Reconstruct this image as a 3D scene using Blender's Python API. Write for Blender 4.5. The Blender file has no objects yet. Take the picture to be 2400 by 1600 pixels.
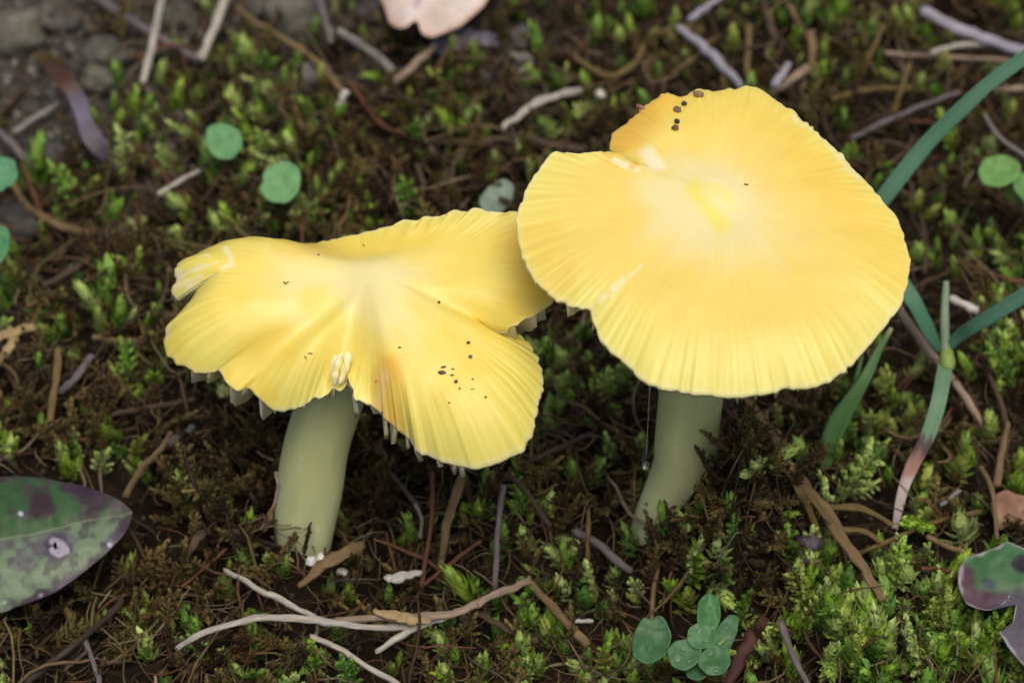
import bpy, math, random
import numpy as np

# ------------------------------------------------------------------ camera, sky, sun, exposure
MM = 0.001                                   # everything below is written in millimetres
sc = bpy.context.scene
PITCH = math.radians(48)
CAM = np.array([0.0, -400*math.cos(PITCH), 40 + 400*math.sin(PITCH)])
FWD = np.array([0.0, math.cos(PITCH), -math.sin(PITCH)])
UPV = np.array([0.0, math.sin(PITCH), math.cos(PITCH)])
RGT = np.array([1.0, 0.0, 0.0])
FPX = 2400*100/36.0

cd = bpy.data.cameras.new('camera')
cam = bpy.data.objects.new('camera', cd)
sc.collection.objects.link(cam)
cam.location = CAM*MM
cam.rotation_euler = (math.pi/2 - PITCH, 0, 0)
cd.lens = 100; cd.sensor_width = 36; cd.sensor_fit = 'HORIZONTAL'
cd.clip_start = 0.01; cd.clip_end = 50
cd.dof.use_dof = True
cd.dof.focus_distance = 0.394
cd.dof.aperture_fstop = 21.0
sc.camera = cam

SUN_EL, SUN_AZ = math.radians(76), math.radians(150)     # azimuth clockwise from +Y: behind the camera, to the right
wd = bpy.data.worlds.new('World'); sc.world = wd; wd.use_nodes = True
wn = wd.node_tree.nodes; wl = wd.node_tree.links
sky = wn.new('ShaderNodeTexSky'); sky.sky_type = 'NISHITA'; sky.sun_disc = False
sky.sun_elevation = SUN_EL; sky.sun_rotation = SUN_AZ
sky.air_density = 1.0; sky.dust_density = 6.0; sky.ozone_density = 0.6
wl.new(sky.outputs[0], wn['Background'].inputs[0])
wn['Background'].inputs[1].default_value = 0.11

sl = bpy.data.lights.new('sun', 'SUN'); so = bpy.data.objects.new('sun', sl); sc.collection.objects.link(so)
sl.energy = 1.4; sl.angle = math.radians(50); sl.color = (1.0, 0.90, 0.76)
so.rotation_euler = (math.pi/2 - SUN_EL, 0, math.pi - SUN_AZ)
so.location = (0.3, -0.5, 1.0)

sc.view_settings.view_transform = 'Standard'; sc.view_settings.look = 'None'
sc.view_settings.exposure = 0.13; sc.view_settings.gamma = 1.0
sc.view_settings.use_curve_mapping = False
sc.cycles.use_denoising = True
sc.cycles.max_bounces = 8; sc.cycles.transparent_max_bounces = 16
sc.render.film_transparent = False

# ------------------------------------------------------------------ helpers
rng = np.random.default_rng(7); random.seed(7)
def ray(px, py):
    px = np.asarray(px, float); py = np.asarray(py, float)
    a = (px-1200)/FPX; b = -(py-800)/FPX
    return FWD + a[..., None]*RGT + b[..., None]*UPV
def at(px, py, z):
    d = ray(px, py); t = (np.asarray(z, float) - CAM[2])/d[..., 2]
    return CAM + t[..., None]*d
def proj(V):
    q = V - CAM; dep = q @ FWD
    return 1200 + FPX*(q @ RGT)/dep, 800 - FPX*(q @ UPV)/dep
def sstep(a, b, x):
    t = np.clip((x-a)/(b-a), 0, 1); return t*t*(3-2*t)
def lerp(a, b, t): return a + (b-a)*t
def _hash(ix, iy, seed):
    h = (ix*374761393 + iy*668265263 + seed*1442695041) & 0xffffffff
    h = ((h ^ (h >> 13))*1274126177) & 0xffffffff
    return ((h ^ (h >> 16)) & 0xffff)/65535.0*2-1
def vn(x, y, seed=0):
    x = np.asarray(x, float); y = np.asarray(y, float)
    ix = np.floor(x).astype(np.int64); iy = np.floor(y).astype(np.int64)
    fx = x-ix; fy = y-iy; fx = fx*fx*(3-2*fx); fy = fy*fy*(3-2*fy)
    a = lerp(_hash(ix, iy, seed), _hash(ix+1, iy, seed), fx)
    b = lerp(_hash(ix, iy+1, seed), _hash(ix+1, iy+1, seed), fx)
    return lerp(a, b, fy)
def fbm(x, y, seed=0, o=4):
    s = 0; a = 1
    for k in range(o):
        s = s + a*vn(x*2**k, y*2**k, seed+k*17); a *= .5
    return s
def srgb(r, g, b):
    c = np.array([r, g, b], float)/255
    return np.where(c <= .04045, c/12.92, ((c+.055)/1.055)**2.4)

ORG = {}                                      # world origin (mm) of each object
def empty(name, org):
    o = bpy.data.objects.new(name, None); sc.collection.objects.link(o)
    o.empty_display_size = .01
    o.location = np.array(org)*MM; ORG[o.name] = np.array(org, float)
    return o
def mesh_data(name, V, T, cols=None, uv=None, smooth=True):
    """V (n,3) in mm, T an (m,3)/(m,4) index array or a list of such arrays"""
    me = bpy.data.meshes.new(name)
    Ts = T if isinstance(T, list) else [T]
    Ts = [np.asarray(t, np.int32) for t in Ts if len(t)]
    flat = np.concatenate([t.ravel() for t in Ts])
    tot = np.concatenate([np.full(len(t), t.shape[1], np.int32) for t in Ts])
    start = np.concatenate([[0], np.cumsum(tot)[:-1]]).astype(np.int32)
    V = np.asarray(V, np.float32)*MM
    me.vertices.add(len(V)); me.vertices.foreach_set('co', V.ravel())
    me.loops.add(len(flat)); me.loops.foreach_set('vertex_index', flat)
    me.polygons.add(len(tot)); me.polygons.foreach_set('loop_start', start)
    me.polygons.foreach_set('loop_total', tot)
    me.polygons.foreach_set('use_smooth', np.full(len(tot), smooth))
    me.update(calc_edges=True)
    if cols is not None:
        a = me.attributes.new('Col', 'FLOAT_COLOR', 'POINT')
        c = np.ones((len(V), 4), np.float32); c[:, :3] = cols
        a.data.foreach_set('color', c.ravel())
    if uv is not None:
        a = me.attributes.new('SR', 'FLOAT_VECTOR', 'POINT')
        c = np.zeros((len(V), 3), np.float32); c[:, :uv.shape[1]] = uv
        a.data.foreach_set('vector', c.ravel())
    return me
def put(name, V, T, mat, parent=None, org=None, cols=None, uv=None, smooth=True):
    V = np.asarray(V, float)
    if org is None:
        org = ORG[parent.name] if parent is not None else V.mean(0)
    org = np.asarray(org, float)
    me = mesh_data(name, V-org, T, cols, uv, smooth)
    me.materials.append(mat)
    o = bpy.data.objects.new(name, me); sc.collection.objects.link(o)
    ORG[o.name] = org
    if parent is not None:
        o.parent = parent; o.location = (org-ORG[parent.name])*MM
    else:
        o.location = org*MM
    return o
def tag(o, label=None, cat=None, group=None, kind=None):
    if label: o['label'] = label
    if cat: o['category'] = cat
    if group: o['group'] = group
    if kind: o['kind'] = kind
    return o

# ------------------------------------------------------------------ materials
def new_mat(name):
    m = bpy.data.materials.new(name); m.use_nodes = True
    n = m.node_tree.nodes; l = m.node_tree.links
    return m, n, l, n['Principled BSDF']
def col_mat(name, rough=.6, spec=.4, nscale=900, namt=.35, bump=.3, bscale=1500, transl=0, sss=0, stretch=(1, 1, 1), use_sr=False, coat=0, bdist=.0002):
    """attribute colour x procedural noise, fine relief"""
    m, n, l, b = new_mat(name)
    at_ = n.new('ShaderNodeAttribute'); at_.attribute_name = 'Col'
    if use_sr:
        tc = n.new('ShaderNodeAttribute'); tc.attribute_name = 'SR'; tout = tc.outputs['Vector']
    else:
        tc = n.new('ShaderNodeTexCoord'); tout = tc.outputs['Object']
    mp = n.new('ShaderNodeMapping'); mp.inputs['Scale'].default_value = stretch
    l.new(tout, mp.inputs[0])
    ns = n.new('ShaderNodeTexNoise'); ns.inputs['Scale'].default_value = nscale; ns.inputs['Detail'].default_value = 4
    l.new(mp.outputs[0], ns.inputs['Vector'])
    mr = n.new('ShaderNodeMapRange'); mr.inputs[1].default_value = .25; mr.inputs[2].default_value = .75
    mr.inputs[3].default_value = 1-namt; mr.inputs[4].default_value = 1+namt
    l.new(ns.outputs[0], mr.inputs[0])
    mx = n.new('ShaderNodeVectorMath'); mx.operation = 'SCALE'
    l.new(at_.outputs['Color'], mx.inputs[0]); l.new(mr.outputs[0], mx.inputs['Scale'])
    l.new(mx.outputs[0], b.inputs['Base Color'])
    b.inputs['Roughness'].default_value = rough
    b.inputs['Specular IOR Level'].default_value = spec
    if coat:
        b.inputs['Coat Weight'].default_value = coat; b.inputs['Coat Roughness'].default_value = .25
    if bump:
        nb = n.new('ShaderNodeTexNoise'); nb.inputs['Scale'].default_value = bscale; nb.inputs['Detail'].default_value = 3
        l.new(mp.outputs[0], nb.inputs['Vector'])
        bp = n.new('ShaderNodeBump'); bp.inputs['Strength'].default_value = bump; bp.inputs['Distance'].default_value = bdist
        l.new(nb.outputs[0], bp.inputs['Height']); l.new(bp.outputs[0], b.inputs['Normal'])
    if sss:
        b.inputs['Subsurface Weight'].default_value = sss
        b.inputs['Subsurface Radius'].default_value = (1.0, .8, .35)
        b.inputs['Subsurface Scale'].default_value = .0022
    if transl:
        tr = n.new('ShaderNodeBsdfTranslucent'); l.new(mx.outputs[0], tr.inputs[0])
        ms = n.new('ShaderNodeMixShader'); ms.inputs[0].default_value = transl
        l.new(b.outputs[0], ms.inputs[1]); l.new(tr.outputs[0], ms.inputs[2])
        l.new(ms.outputs[0], n['Material Output'].inputs[0])
    return m
M_CAP = col_mat('waxy_cap', .36, .4, 1, .03, .14, 1, sss=.35, stretch=(170, 5, 1), use_sr=True, bdist=.00012)
M_GILL = col_mat('gill_flesh', .5, .3, 500, .04, .1, 900, transl=.5)
M_STEM = col_mat('stem_flesh', .45, .35, 1, .06, .2, 1, sss=.5, stretch=(14, 7, 1), use_sr=True, bdist=.0002)
M_MOSS = col_mat('moss_leaf', .45, .45, 400, .25, 0, transl=.28)
M_DEAD = col_mat('dead_plant_fibre', .75, .25, 900, .35, .3, 2500)
M_TWIG = col_mat('dry_straw', .6, .35, 1, .38, .6, 1, bdist=.0003, stretch=(14, 2.2, 1), use_sr=True)
M_LEAF = col_mat('leaf_blade', .5, .4, 600, .12, .35, 1800, transl=.15, bdist=.00015)
M_GRASS = col_mat('grass_blade', .42, .45, 1, .12, .3, 1, transl=.15, stretch=(40, 2.5, 1), use_sr=True)
M_STONE = col_mat('grey_stone', .85, .2, 500, .35, .7, 900, bdist=.0006)
M_CRUMB = col_mat('soil_crumb', .55, .4, 2500, .5, .8, 4000)
def soil_mat():
    m, n, l, b = new_mat('dark_soil')
    tc = n.new('ShaderNodeTexCoord')
    at_ = n.new('ShaderNodeAttribute'); at_.attribute_name = 'Col'
    ns = n.new('ShaderNodeTexNoise'); ns.inputs['Scale'].default_value = 350; ns.inputs['Detail'].default_value = 7
    l.new(tc.outputs['Object'], ns.inputs['Vector'])
    rp = n.new('ShaderNodeValToRGB')
    rp.color_ramp.elements[0].position = .3; rp.color_ramp.elements[0].color = (.45, .42, .4, 1)
    rp.color_ramp.elements[1].position = .7; rp.color_ramp.elements[1].color = (1.5, 1.45, 1.4, 1)
    l.new(ns.outputs[0], rp.inputs[0])
    mx = n.new('ShaderNodeMix'); mx.data_type = 'RGBA'; mx.blend_type = 'MULTIPLY'; mx.inputs[0].default_value = 1
    l.new(at_.outputs['Color'], mx.inputs[6]); l.new(rp.outputs[0], mx.inputs[7])
    l.new(mx.outputs[2], b.inputs['Base Color'])
    b.inputs['Roughness'].default_value = .95; b.inputs['Specular IOR Level'].default_value = .08
    bp = n.new('ShaderNodeBump'); bp.inputs['Strength'].default_value = .8; bp.inputs['Distance'].default_value = .001
    l.new(ns.outputs[0], bp.inputs['Height']); l.new(bp.outputs[0], b.inputs['Normal'])
    return m
M_SOIL = soil_mat()
def water_mat():
    m, n, l, b = new_mat('water_drop')
    b.inputs['Transmission Weight'].default_value = 1; b.inputs['IOR'].default_value = 1.33
    b.inputs['Roughness'].default_value = 0; b.inputs['Base Color'].default_value = (1, 1, 1, 1)
    return m
M_WATER = water_mat()

# ------------------------------------------------------------------ ground
BASE_R = at(1562, 1262, 0); BASE_L = at(712, 1310, 0)
MOUNDS = []                                   # x, y, height, radius
for px, py, h, r in [(715, 1352, 4.5, 9), (640, 1310, 4, 8), (1712, 1285, 11, 9), (1560, 1310, 3, 8), (1770, 1290, 6, 11), (1690, 1340, 4, 9), (560, 1130, 6, 12), (500, 1240, 4, 12), (2050, 1450, 3, 20), (1300, 1180, 2.5, 14),
                     (2300, 900, 4, 22), (300, 700, 4, 20), (620, 430, 4, 16), (1900, 60, 4, 22), (950, 400, 3, 20)]:
    p = at(px, py, 0); MOUNDS.append((p[0], p[1], h, r))
def gz(x, y):
    x = np.asarray(x, float); y = np.asarray(y, float)
    z = 2.6*fbm(x/28+3, y/28+1, 3, 3) + 1.2*fbm(x/7, y/7, 9, 3)
    for mx, my, h, r in MOUNDS:
        z = z + h*np.exp(-((x-mx)**2+(y-my)**2)/(2*(r*.6)**2))
    for b, k in ((BASE_L, 1), (BASE_R, 1)):
        z = z - 1.2*np.exp(-((x-b[0])**2+(y-b[1]-2)**2)/(2*7.0**2))
    return z
def on(px, py, dz=0.0):
    """pixel -> point on the ground, dz mm above it"""
    px = np.asarray(px, float); py = np.asarray(py, float)
    z = np.zeros_like(px)
    for _ in range(12):
        p = at(px, py, z); z = .5*z + .5*(gz(p[..., 0], p[..., 1]) + dz)
    return at(px, py, z)
def axis(a, b, step, far):
    c = list(np.arange(a, b+.01, step)); s = step; lo = []; hi = []
    v = a
    while v > -far: s *= 1.35; v -= s; lo.append(v)
    s = step; v = b
    while v < far: s *= 1.35; v += s; hi.append(v)
    return np.array(lo[::-1]+c+hi)
gx = axis(-150, 150, 1.3, 3000); gy = axis(-80, 190, 1.3, 3000)
GX, GY = np.meshgrid(gx, gy, indexing='ij')
GZ = gz(GX, GY) + .9*fbm(GX/2.6, GY/2.6, 77, 2)*(np.abs(GX) < 160)
V = np.stack([GX, GY, GZ], -1).reshape(-1, 3)
nx, ny = len(gx), len(gy)
I = (np.arange(nx-1)[:, None]*ny + np.arange(ny-1)[None]).ravel()
Q = np.stack([I, I+ny, I+ny+1, I+1], 1)
gpx, gpy = proj(V)
grey = sstep(650, 150, gpx)*sstep(700, 250, gpy)
grey = np.maximum(grey, .75*sstep(1500, 700, gpx)*sstep(330, 80, gpy))
grey = np.clip(grey + .35*fbm(V[:, 0]/9, V[:, 1]/9, 5, 3)*(grey > .02), 0, 1)
gc = lerp(np.array([.016, .011, .007]), np.array([.058, .054, .048]), grey[:, None])
tag(put('ground', V, Q, M_SOIL, org=(0, 0, 0), cols=gc), kind='structure')

# ------------------------------------------------------------------ mushrooms
def resample_closed(P, n):
    P = np.asarray(P, float); Pc = np.vstack([P, P[:1]])
    d = np.hypot(*(Pc[1:, :2]-Pc[:-1, :2]).T)
    sub = []
    m = len(P)
    for i in range(m):                        # centripetal-ish Catmull-Rom on the closed list
        p0, p1, p2, p3 = P[(i-1) % m], P[i], P[(i+1) % m], P[(i+2) % m]
        for t in np.linspace(0, 1, 12, endpoint=False):
            sub.append(.5*((2*p1)+(-p0+p2)*t+(2*p0-5*p1+4*p2-p3)*t*t+(-p0+3*p1-3*p2+p3)*t**3)*.75 + .25*lerp(p1, p2, t))
    S = np.array(sub); Sc = np.vstack([S, S[:1]])
    L = np.concatenate([[0], np.cumsum(np.hypot(*(Sc[1:, :2]-Sc[:-1, :2]).T))])
    u = np.linspace(0, L[-1], n, endpoint=False)
    return np.stack([np.interp(u, L, Sc[:, k]) for k in range(P.shape[1])], 1)
def smooth_closed(A, sig):
    n = len(A); k = np.arange(n); k = np.minimum(k, n-k)
    g = np.exp(-.5*(k/sig)**2); g /= g.sum()
    G = np.fft.rfft(g)
    return np.stack([np.fft.irfft(np.fft.rfft(A[:, j])*G, n) for j in range(A.shape[1])], 1)
NS, NR = 760, 76
RR = np.linspace(0, 1, NR+1)[1:]**.82
def build_cap(rim, centre, power, wlo, sig, striae, seed, umbo=lambda x, y: 0, ragged_rim=3.0):
    """rim: px, py, z, bulge. Returns function grids top(r,s)"""
    R = resample_closed(rim, NS)
    s_ = np.arange(NS)/NS
    rg = ragged_rim*sstep(.35, .75, vn(s_*31, s_*0, seed+8)*.5+.5)
    R[:, 0] += rg*vn(s_*330, s_*0, seed+11); R[:, 1] += rg*vn(s_*330, s_*0, seed+12)
    R[:, 0] += 2.0*vn(s_*210, s_*0, seed+1)+1.5*vn(s_*90, s_*0, seed+5); R[:, 1] += 2.0*vn(s_*210, s_*0, seed+2)+1.5*vn(s_*90, s_*0, seed+6)
    R3 = at(R[:, 0], R[:, 1], R[:, 2])
    A = np.column_stack([R3, R[:, 3]])
    As = smooth_closed(A, sig); As[:, 3] = smooth_closed(A, 11)[:, 3]
    C = at(centre[0], centre[1], centre[2])
    s = np.arange(NS)/NS
    w = sstep(wlo, 1.0, RR)[:, None]
    X = C[0] + RR[:, None]*(lerp(As[None, :, 0], A[None, :, 0], w)-C[0])
    Y = C[1] + RR[:, None]*(lerp(As[None, :, 1], A[None, :, 1], w)-C[1])
    Zr = lerp(As[None, :, 2], A[None, :, 2], w)
    f = (RR**power)[:, None]
    Z = C[2] + (Zr-C[2])*f + As[None, :, 3]*(9.48*RR**3*(1-RR))[:, None] + umbo(X-C[0], Y-C[1])
    # radial striae near the margin and a slow waviness
    k = np.arange(NS)
    st = np.zeros(NS)
    for fr, am in ((83, .5), (117, .6), (139, .5), (61, .4)):
        st += am*np.cos(2*np.pi*fr*s + 3*np.sin(2*np.pi*s*5+fr) + 2*vn(s*23, s*0+fr, seed))
    Z = Z + striae*(st*(.35+.65*np.clip(1.2*vn(s*13, s*0, seed+3)+.5, 0, 1)))[None]*sstep(.66, .97, RR)[:, None]
    Z = Z + .25*fbm(X/6, Y/6, seed, 2)*sstep(.1, .5, RR)[:, None]
    G = np.stack([X, Y, Z], -1)
    C = np.array([C[0], C[1], G[0, :, 2].mean()])
    return dict(G=G, C=C, st=st, s=s, R=R)
def cap_mesh(cp, thick):
    G, C = cp['G'], cp['C']
    top = np.vstack([C[None], G.reshape(-1, 3)])
    t = thick(RR)[:, None, None]*np.array([0, 0, -1.0])
    bot = np.vstack([(C+np.array([0, 0, -thick(np.array([0.]))[0]]))[None], (G+t).reshape(-1, 3)])
    n = len(top)
    j = np.arange(NS); jn = (j+1) % NS
    fan_t = np.stack([np.zeros(NS, int), 1+j, 1+jn], 1)
    ii = (np.arange(NR-1)[:, None]*NS)
    a = (1+ii+j).ravel(); b = (1+ii+jn).ravel(); c = b+NS; d = a+NS
    q_t = np.stack([a, d, c, b], 1)
    last = 1+(NR-1)*NS
    edge = np.stack([last+j, n+last+j, n+last+jn, last+jn], 1)
    V = np.vstack([top, bot])
    tris = np.vstack([fan_t, fan_t[:, ::-1]+n]); quads = np.vstack([q_t, q_t[:, ::-1]+n, edge])
    r = np.concatenate([[0], np.repeat(RR, NS)]); s = np.concatenate([[0], np.tile(cp['s'], NR)])
    uv = np.stack([s, r], 1)
    return V, [tris, quads], r, s, n, np.vstack([uv, uv])
def seg_d(x, y, pts):
    """distance (px) to a polyline"""
    d = np.full_like(x, 1e9)
    for (ax, ay), (bx, by) in zip(pts[:-1], pts[1:]):
        dx, dy = bx-ax, by-ay; L = dx*dx+dy*dy+1e-9
        t = np.clip(((x-ax)*dx+(y-ay)*dy)/L, 0, 1)
        d = np.minimum(d, np.hypot(x-ax-t*dx, y-ay-t*dy))
    return d
def paint(col, x, y, pts, r0, r1, c, amt, wob=0, seed=1):
    d = seg_d(x, y, pts)
    if wob: d = d + wob*fbm(x/(wob*2+14), y/(wob*2+14), seed, 3)
    k = sstep(r1, r0, d)*amt
    return lerp(col, np.array(c)[None], k[:, None])
def gills(cap_o, cp, thick, base_off, n, dmid, seed, ragged, r_in=.16):
    G = cp['G']; r_ = np.random.default_rng(seed)
    smp = np.array([0, .3, .6, .78, .88, .935, .965, 1.0])
    for k in range(n):
        s = (k + .35*r_.uniform(-1, 1))/n
        j = int(s*NS) % NS
        short = (k % 2 == 1)
        r0 = (.5 + .12*r_.uniform(-1, 1)) if short else r_in
        px_ = cp['R'][j, 0]; ext = ragged(cp['R'][j, 0], cp['R'][j, 1])           # depth left at the rim, mm
        r_k = r_.uniform(.5, 1.4); ph = r_.uniform(0, 6.28); am = .35*r_.uniform(.3, 1)
        rows = []
        ext2 = ext*r_.uniform(.25, 1.15) if ext > .5 else ext
        for t in smp:
            rr = r0 + (.994-r0)*t
            i = min(np.searchsorted(RR, rr), NR-1)
            p = G[i, j] + np.array([0, 0, -thick(np.array([rr]))[0]*.7])
            dm = dmid*(.75 if short else 1)
            d = dm*min(1, t*5+.3 if not short else t*3)*(1-.93*sstep(.5, 1.0, t)) + (ext2*sstep(.45, .8, t)*(1-.35*sstep(.93, 1, t)) if px_ < 700 or px_ > 1150 else ext2*(.15*sstep(.5, .9, t)+.85*math.exp(-((t-.965)/.045)**2))) + .12
            tang = np.array([-(p-cp['C'])[1], (p-cp['C'])[0], 0]); tang /= np.linalg.norm(tang)+1e-6
            wob = tang*am*math.sin(ph+t*7)
            tooth = ext > .5 and 700 < px_ < 1150
            hb = .3*r_k*(1 if t > .7 else .3) if tooth else .06
            if ext > .5: wob = wob + np.array([tang[1], -tang[0], 0])*.10*d*sstep(.7, .95, t)
            if tooth: wob = wob + tang*am*2.2*math.sin(ph)*sstep(.7, .95, t)
            rows.append((p + tang*.22, p - tang*.22, p + np.array([0, 0, -d]) + wob + tang*hb, p + np.array([0, 0, -d]) + wob - tang*hb))
        V = np.array(rows).reshape(-1, 3)
        q = []
        for i in range(len(smp)-1):
            a = i*4; b = a+4
            q += [(a, b, b+2, a+2), (a+1, a+3, b+3, b+1), (a+2, b+2, b+3, a+3)]
        e = (len(smp)-1)*4
        q += [(e, e+1, e+3, e+2), (0, 2, 3, 1)]
        c = lerp(srgb(252, 244, 200), srgb(253, 249, 226), r_.uniform())
        put('gill', V, np.array(q), M_GILL, cap_o, cols=np.tile(c, (len(V), 1)))
def build_stem(mush, pts, rad, seed, specks):
    """pts px,py,z control points; rad list of (rx) mm"""
    P = np.array(pts, float); n = 60; ns = 48
    u = np.linspace(0, len(P)-1, n)
    def cr(A):
        A = np.asarray(A, float); out = []
        for v in u:
            i = min(int(v), len(A)-2); t = v-i
            p0, p1, p2, p3 = A[max(i-1, 0)], A[i], A[i+1], A[min(i+2, len(A)-1)]
            out.append(.5*((2*p1)+(-p0+p2)*t+(2*p0-5*p1+4*p2-p3)*t*t+(-p0+3*p1-3*p2+p3)*t**3))
        return np.array(out)
    X = cr(P); Rm = cr(np.array(rad)[:, None])[:, 0]
    T = np.gradient(X, axis=0); T /= np.linalg.norm(T, axis=1)[:, None]
    th = np.linspace(0, 2*np.pi, ns, endpoint=False)
    V = []
    for i in range(n):
        e1 = np.cross(T[i], [0, 1, 0]); e1 /= np.linalg.norm(e1); e2 = np.cross(e1, T[i])
        rr = Rm[i]*(1 + .04*np.cos(2*th+seed) + .025*np.cos(3*th+1+i*.03) + .03*vn(th*1.3+seed, th*0+i*.12, seed) - .06*np.exp(-((th-4.4-.01*i)/.25)**2))
        V.append(X[i] + rr[:, None]*(np.cos(th)[:, None]*e1 + np.sin(th)[:, None]*e2*.94))
    V = np.array(V).reshape(-1, 3)
    j = np.arange(ns); jn = (j+1) % ns; ii = np.arange(n-1)[:, None]*ns
    Q = np.stack([(ii+j).ravel(), (ii+jn).ravel(), (ii+ns+jn).ravel(), (ii+ns+j).ravel()], 1)
    vv = np.repeat(np.linspace(0, 1, n), ns)
    x, y = proj(V)
    base = lerp(srgb(186, 192, 152), srgb(198, 200, 142), sstep(.1, .7, vv)[:, None])
    st = fbm(np.tile(th*4, n), vv*4, seed, 3)[:, None]
    base = base*(1+.05*st)*np.array([1.03, 1.06, 1.0])
    base = lerp(base, srgb(150, 142, 100), (.35*sstep(.14, .02, vv + .06*st[:, 0]))[:, None])
    for sx, sy, r in specks:
        base = paint(base, x, y, [(sx, sy), (sx, sy+1)], r*.3, r, srgb(220, 220, 190), .4)
    put('stem', V, Q, M_STEM, mush, cols=np.clip(base, 0, 1), uv=np.stack([np.tile(th/6.283, n), vv], 1))

# --- the taller mushroom on the right
def zr(x, y): return 1150+x*.5102, 150+y*.5102
H = 58.0
rimR = []
def addR(lst, z, b):
    for x, y in lst:
        px, py = zr(x, y); rimR.append((px, py, z if not callable(z) else z(x, y), b))
# back lobe (from behind the cleft), clockwise
rimR_raw = [
 ((655,466),-2.0,.3),((600,444),-2.2,.5),((553,396),-2.2,.8),((546,352),-1.9,1),((560,320),-2.4,1),((600,285),-1.8,1.2),((650,235),-1.3,1.2),((700,195),-.9,1.2),((760,150),-.5,1),((808,128),-.3,1),
 ((838,142),-.3,1),((872,150),-.3,1),((920,130),-.3,1),((960,114),-.3,1),((1005,128),-.3,1),((1080,117),-.2,1),((1130,121),-.2,1),((1170,104),-.2,1),((1220,117),-.2,1),((1300,160),0,1),
 ((1370,213),.2,1),((1440,264),.3,1),((1500,320),.4,1),((1562,368),.4,1),((1620,420),.3,1),((1662,472),.1,1),((1720,540),-.2,1),((1780,600),-.5,1),((1830,660),-.8,1),((1870,712),-1,1),
 ((1895,770),-1.4,1),((1908,832),-1.8,1),((1926,900),-2.2,1.1),((1920,990),-2.8,1.2),((1906,1040),-3.1,1.2),((1880,1110),-3.6,1.3),((1840,1170),-4,1.4),((1790,1232),-4.4,1.5),((1730,1300),-4.8,1.6),
 ((1650,1380),-5.2,1.7),((1580,1440),-5.5,1.8),((1500,1478),-5.7,1.8),((1430,1490),-5.9,1.9),((1345,1494),-6,1.9),((1290,1516),-6.1,2),((1200,1521),-6.2,2),((1100,1524),-6.2,2),((1000,1514),-6.2,2),
 ((900,1506),-6.1,2),((800,1490),-6,1.9),((730,1468),-5.8,1.8),((660,1415),-5.5,1.7),((620,1375),-5.2,1.6),((560,1320),-4.8,1.5),((510,1260),-4.3,1.3),((480,1200),-3.9,1.2),((465,1150),-3.6,1.1),
 ((448,1130),-3.5,1.1),((380,1110),-3.5,1.1),((300,1076),-3.5,1.2),((240,1030),-3.4,1.2),((190,970),-3.2,1.2),((150,890),-2.9,1.1),((126,820),-2.6,1),((119,740),-2.3,1),((128,680),-2,.9),
 ((160,590),-1.4,.8),((200,520),-.8,.7),((240,450),-.2,.6),((268,420),0,.5),((300,404),.1,.4),((370,411),.2,.3),((460,401),.2,.3),((540,399),.1,.3),((590,422),-.1,.3),((650,455),-.6,.3),((700,482),-1.5,.3)]
for (x, y), z, b in rimR_raw:
    px, py = zr(x, y); rimR.append((px, py, H+z, b*.8))
capR = build_cap(rimR, (1682, 462, H-1.2), 2.0, .6, 24, .03, 11, lambda x, y: .9*np.exp(-((x*.8+y*.5)**2/9+(y*.8-x*.5)**2/30)) - .9*np.exp(-((x-1.2)**2+(y+3.5)**2)/14) + .35*np.exp(-((x+6)**2+(y-2)**2)/40))
def thickR(r): return .45 + 2.6*np.clip(1-r, 0, 1)**1.5
mushR = empty('mushroom', BASE_R)
tag(mushR, 'tall yellow mushroom with a broad nearly flat round cap split beside its pale centre', 'mushroom', 'yellow mushrooms')
V, T, r, s, nt, uv = cap_mesh(capR, thickR)
x, y = proj(V[:nt])
nz = fbm(s*40, r*3, 4, 3); nz2 = fbm(x/130, y/130, 8, 3); nz3 = vn(s*60, r*2.0, 31)
cream, amber, lemon = np.array([.83, .74, .36]), np.array([.86, .65, .13]), np.array([.83, .72, .17])
rr = r + .10*nz2 + .04*nz
c = lerp(cream, amber, (sstep(.18, .62, rr)*.9)[:, None])
c = lerp(c, lemon, (sstep(.72, .98, r + .05*nz + .03*nz2))[:, None])
stt = np.concatenate([[0], np.tile(capR['st'], NR)])
c = c*(1 + (.045*np.clip(stt, -1.5, 1.5)*sstep(.64, .92, r))[:, None]*np.array([.6, 1.1, 2.0]))
c = lerp(c, np.array([.90, .86, .52]), (.45*sstep(.972, 1.0, r))[:, None])
A_ = np.array
c = paint(c, x, y, [(1450, 335), (1490, 290), (1560, 225)], 5, 75, [.78, .40, .035], .75, 8, 3)
c = paint(c, x, y, [(1560, 225), (1720, 235), (1850, 300)], 10, 85, [.86, .58, .08], .5, 10, 4)
c = paint(c, x, y, [(1890, 370), (1990, 480), (2070, 560), (2100, 640)], 12, 85, [.87, .58, .08], .6, 10, 5)
c = paint(c, x, y, [(1260, 560), (1300, 640)], 10, 90, [.86, .52, .07], .45, 14, 5)
c = paint(c, x, y, [(1862, 276), (1917, 308), (1967, 363), (2013, 417)], 1, 15, [.86, .80, .42], .55, 4, 6)
c = paint(c, x, y, [(1625, 442), (1650, 475), (1672, 500), (1690, 530)], 0, 38, [.84, .73, .12], .8, 5, 7)
c = paint(c, x, y, [(1672, 432), (1700, 455), (1712, 475)], 8, 28, [.84, .76, .22], .55, 4, 8)
c = paint(c, x, y, [(1664, 420), (1690, 428), (1720, 452), (1728, 478), (1700, 484), (1680, 466)], 0, 5, [.88, .79, .52], .45, 2, 9)
c = paint(c, x, y, [(1738, 486), (1770, 510), (1795, 535)], 0, 9, [.86, .76, .24], .35, 5, 9)
c = paint(c, x, y, [(1516, 358), (1528, 382), (1540, 386)], 3, 30, [.89, .84, .62], .7, 6, 10)
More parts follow.
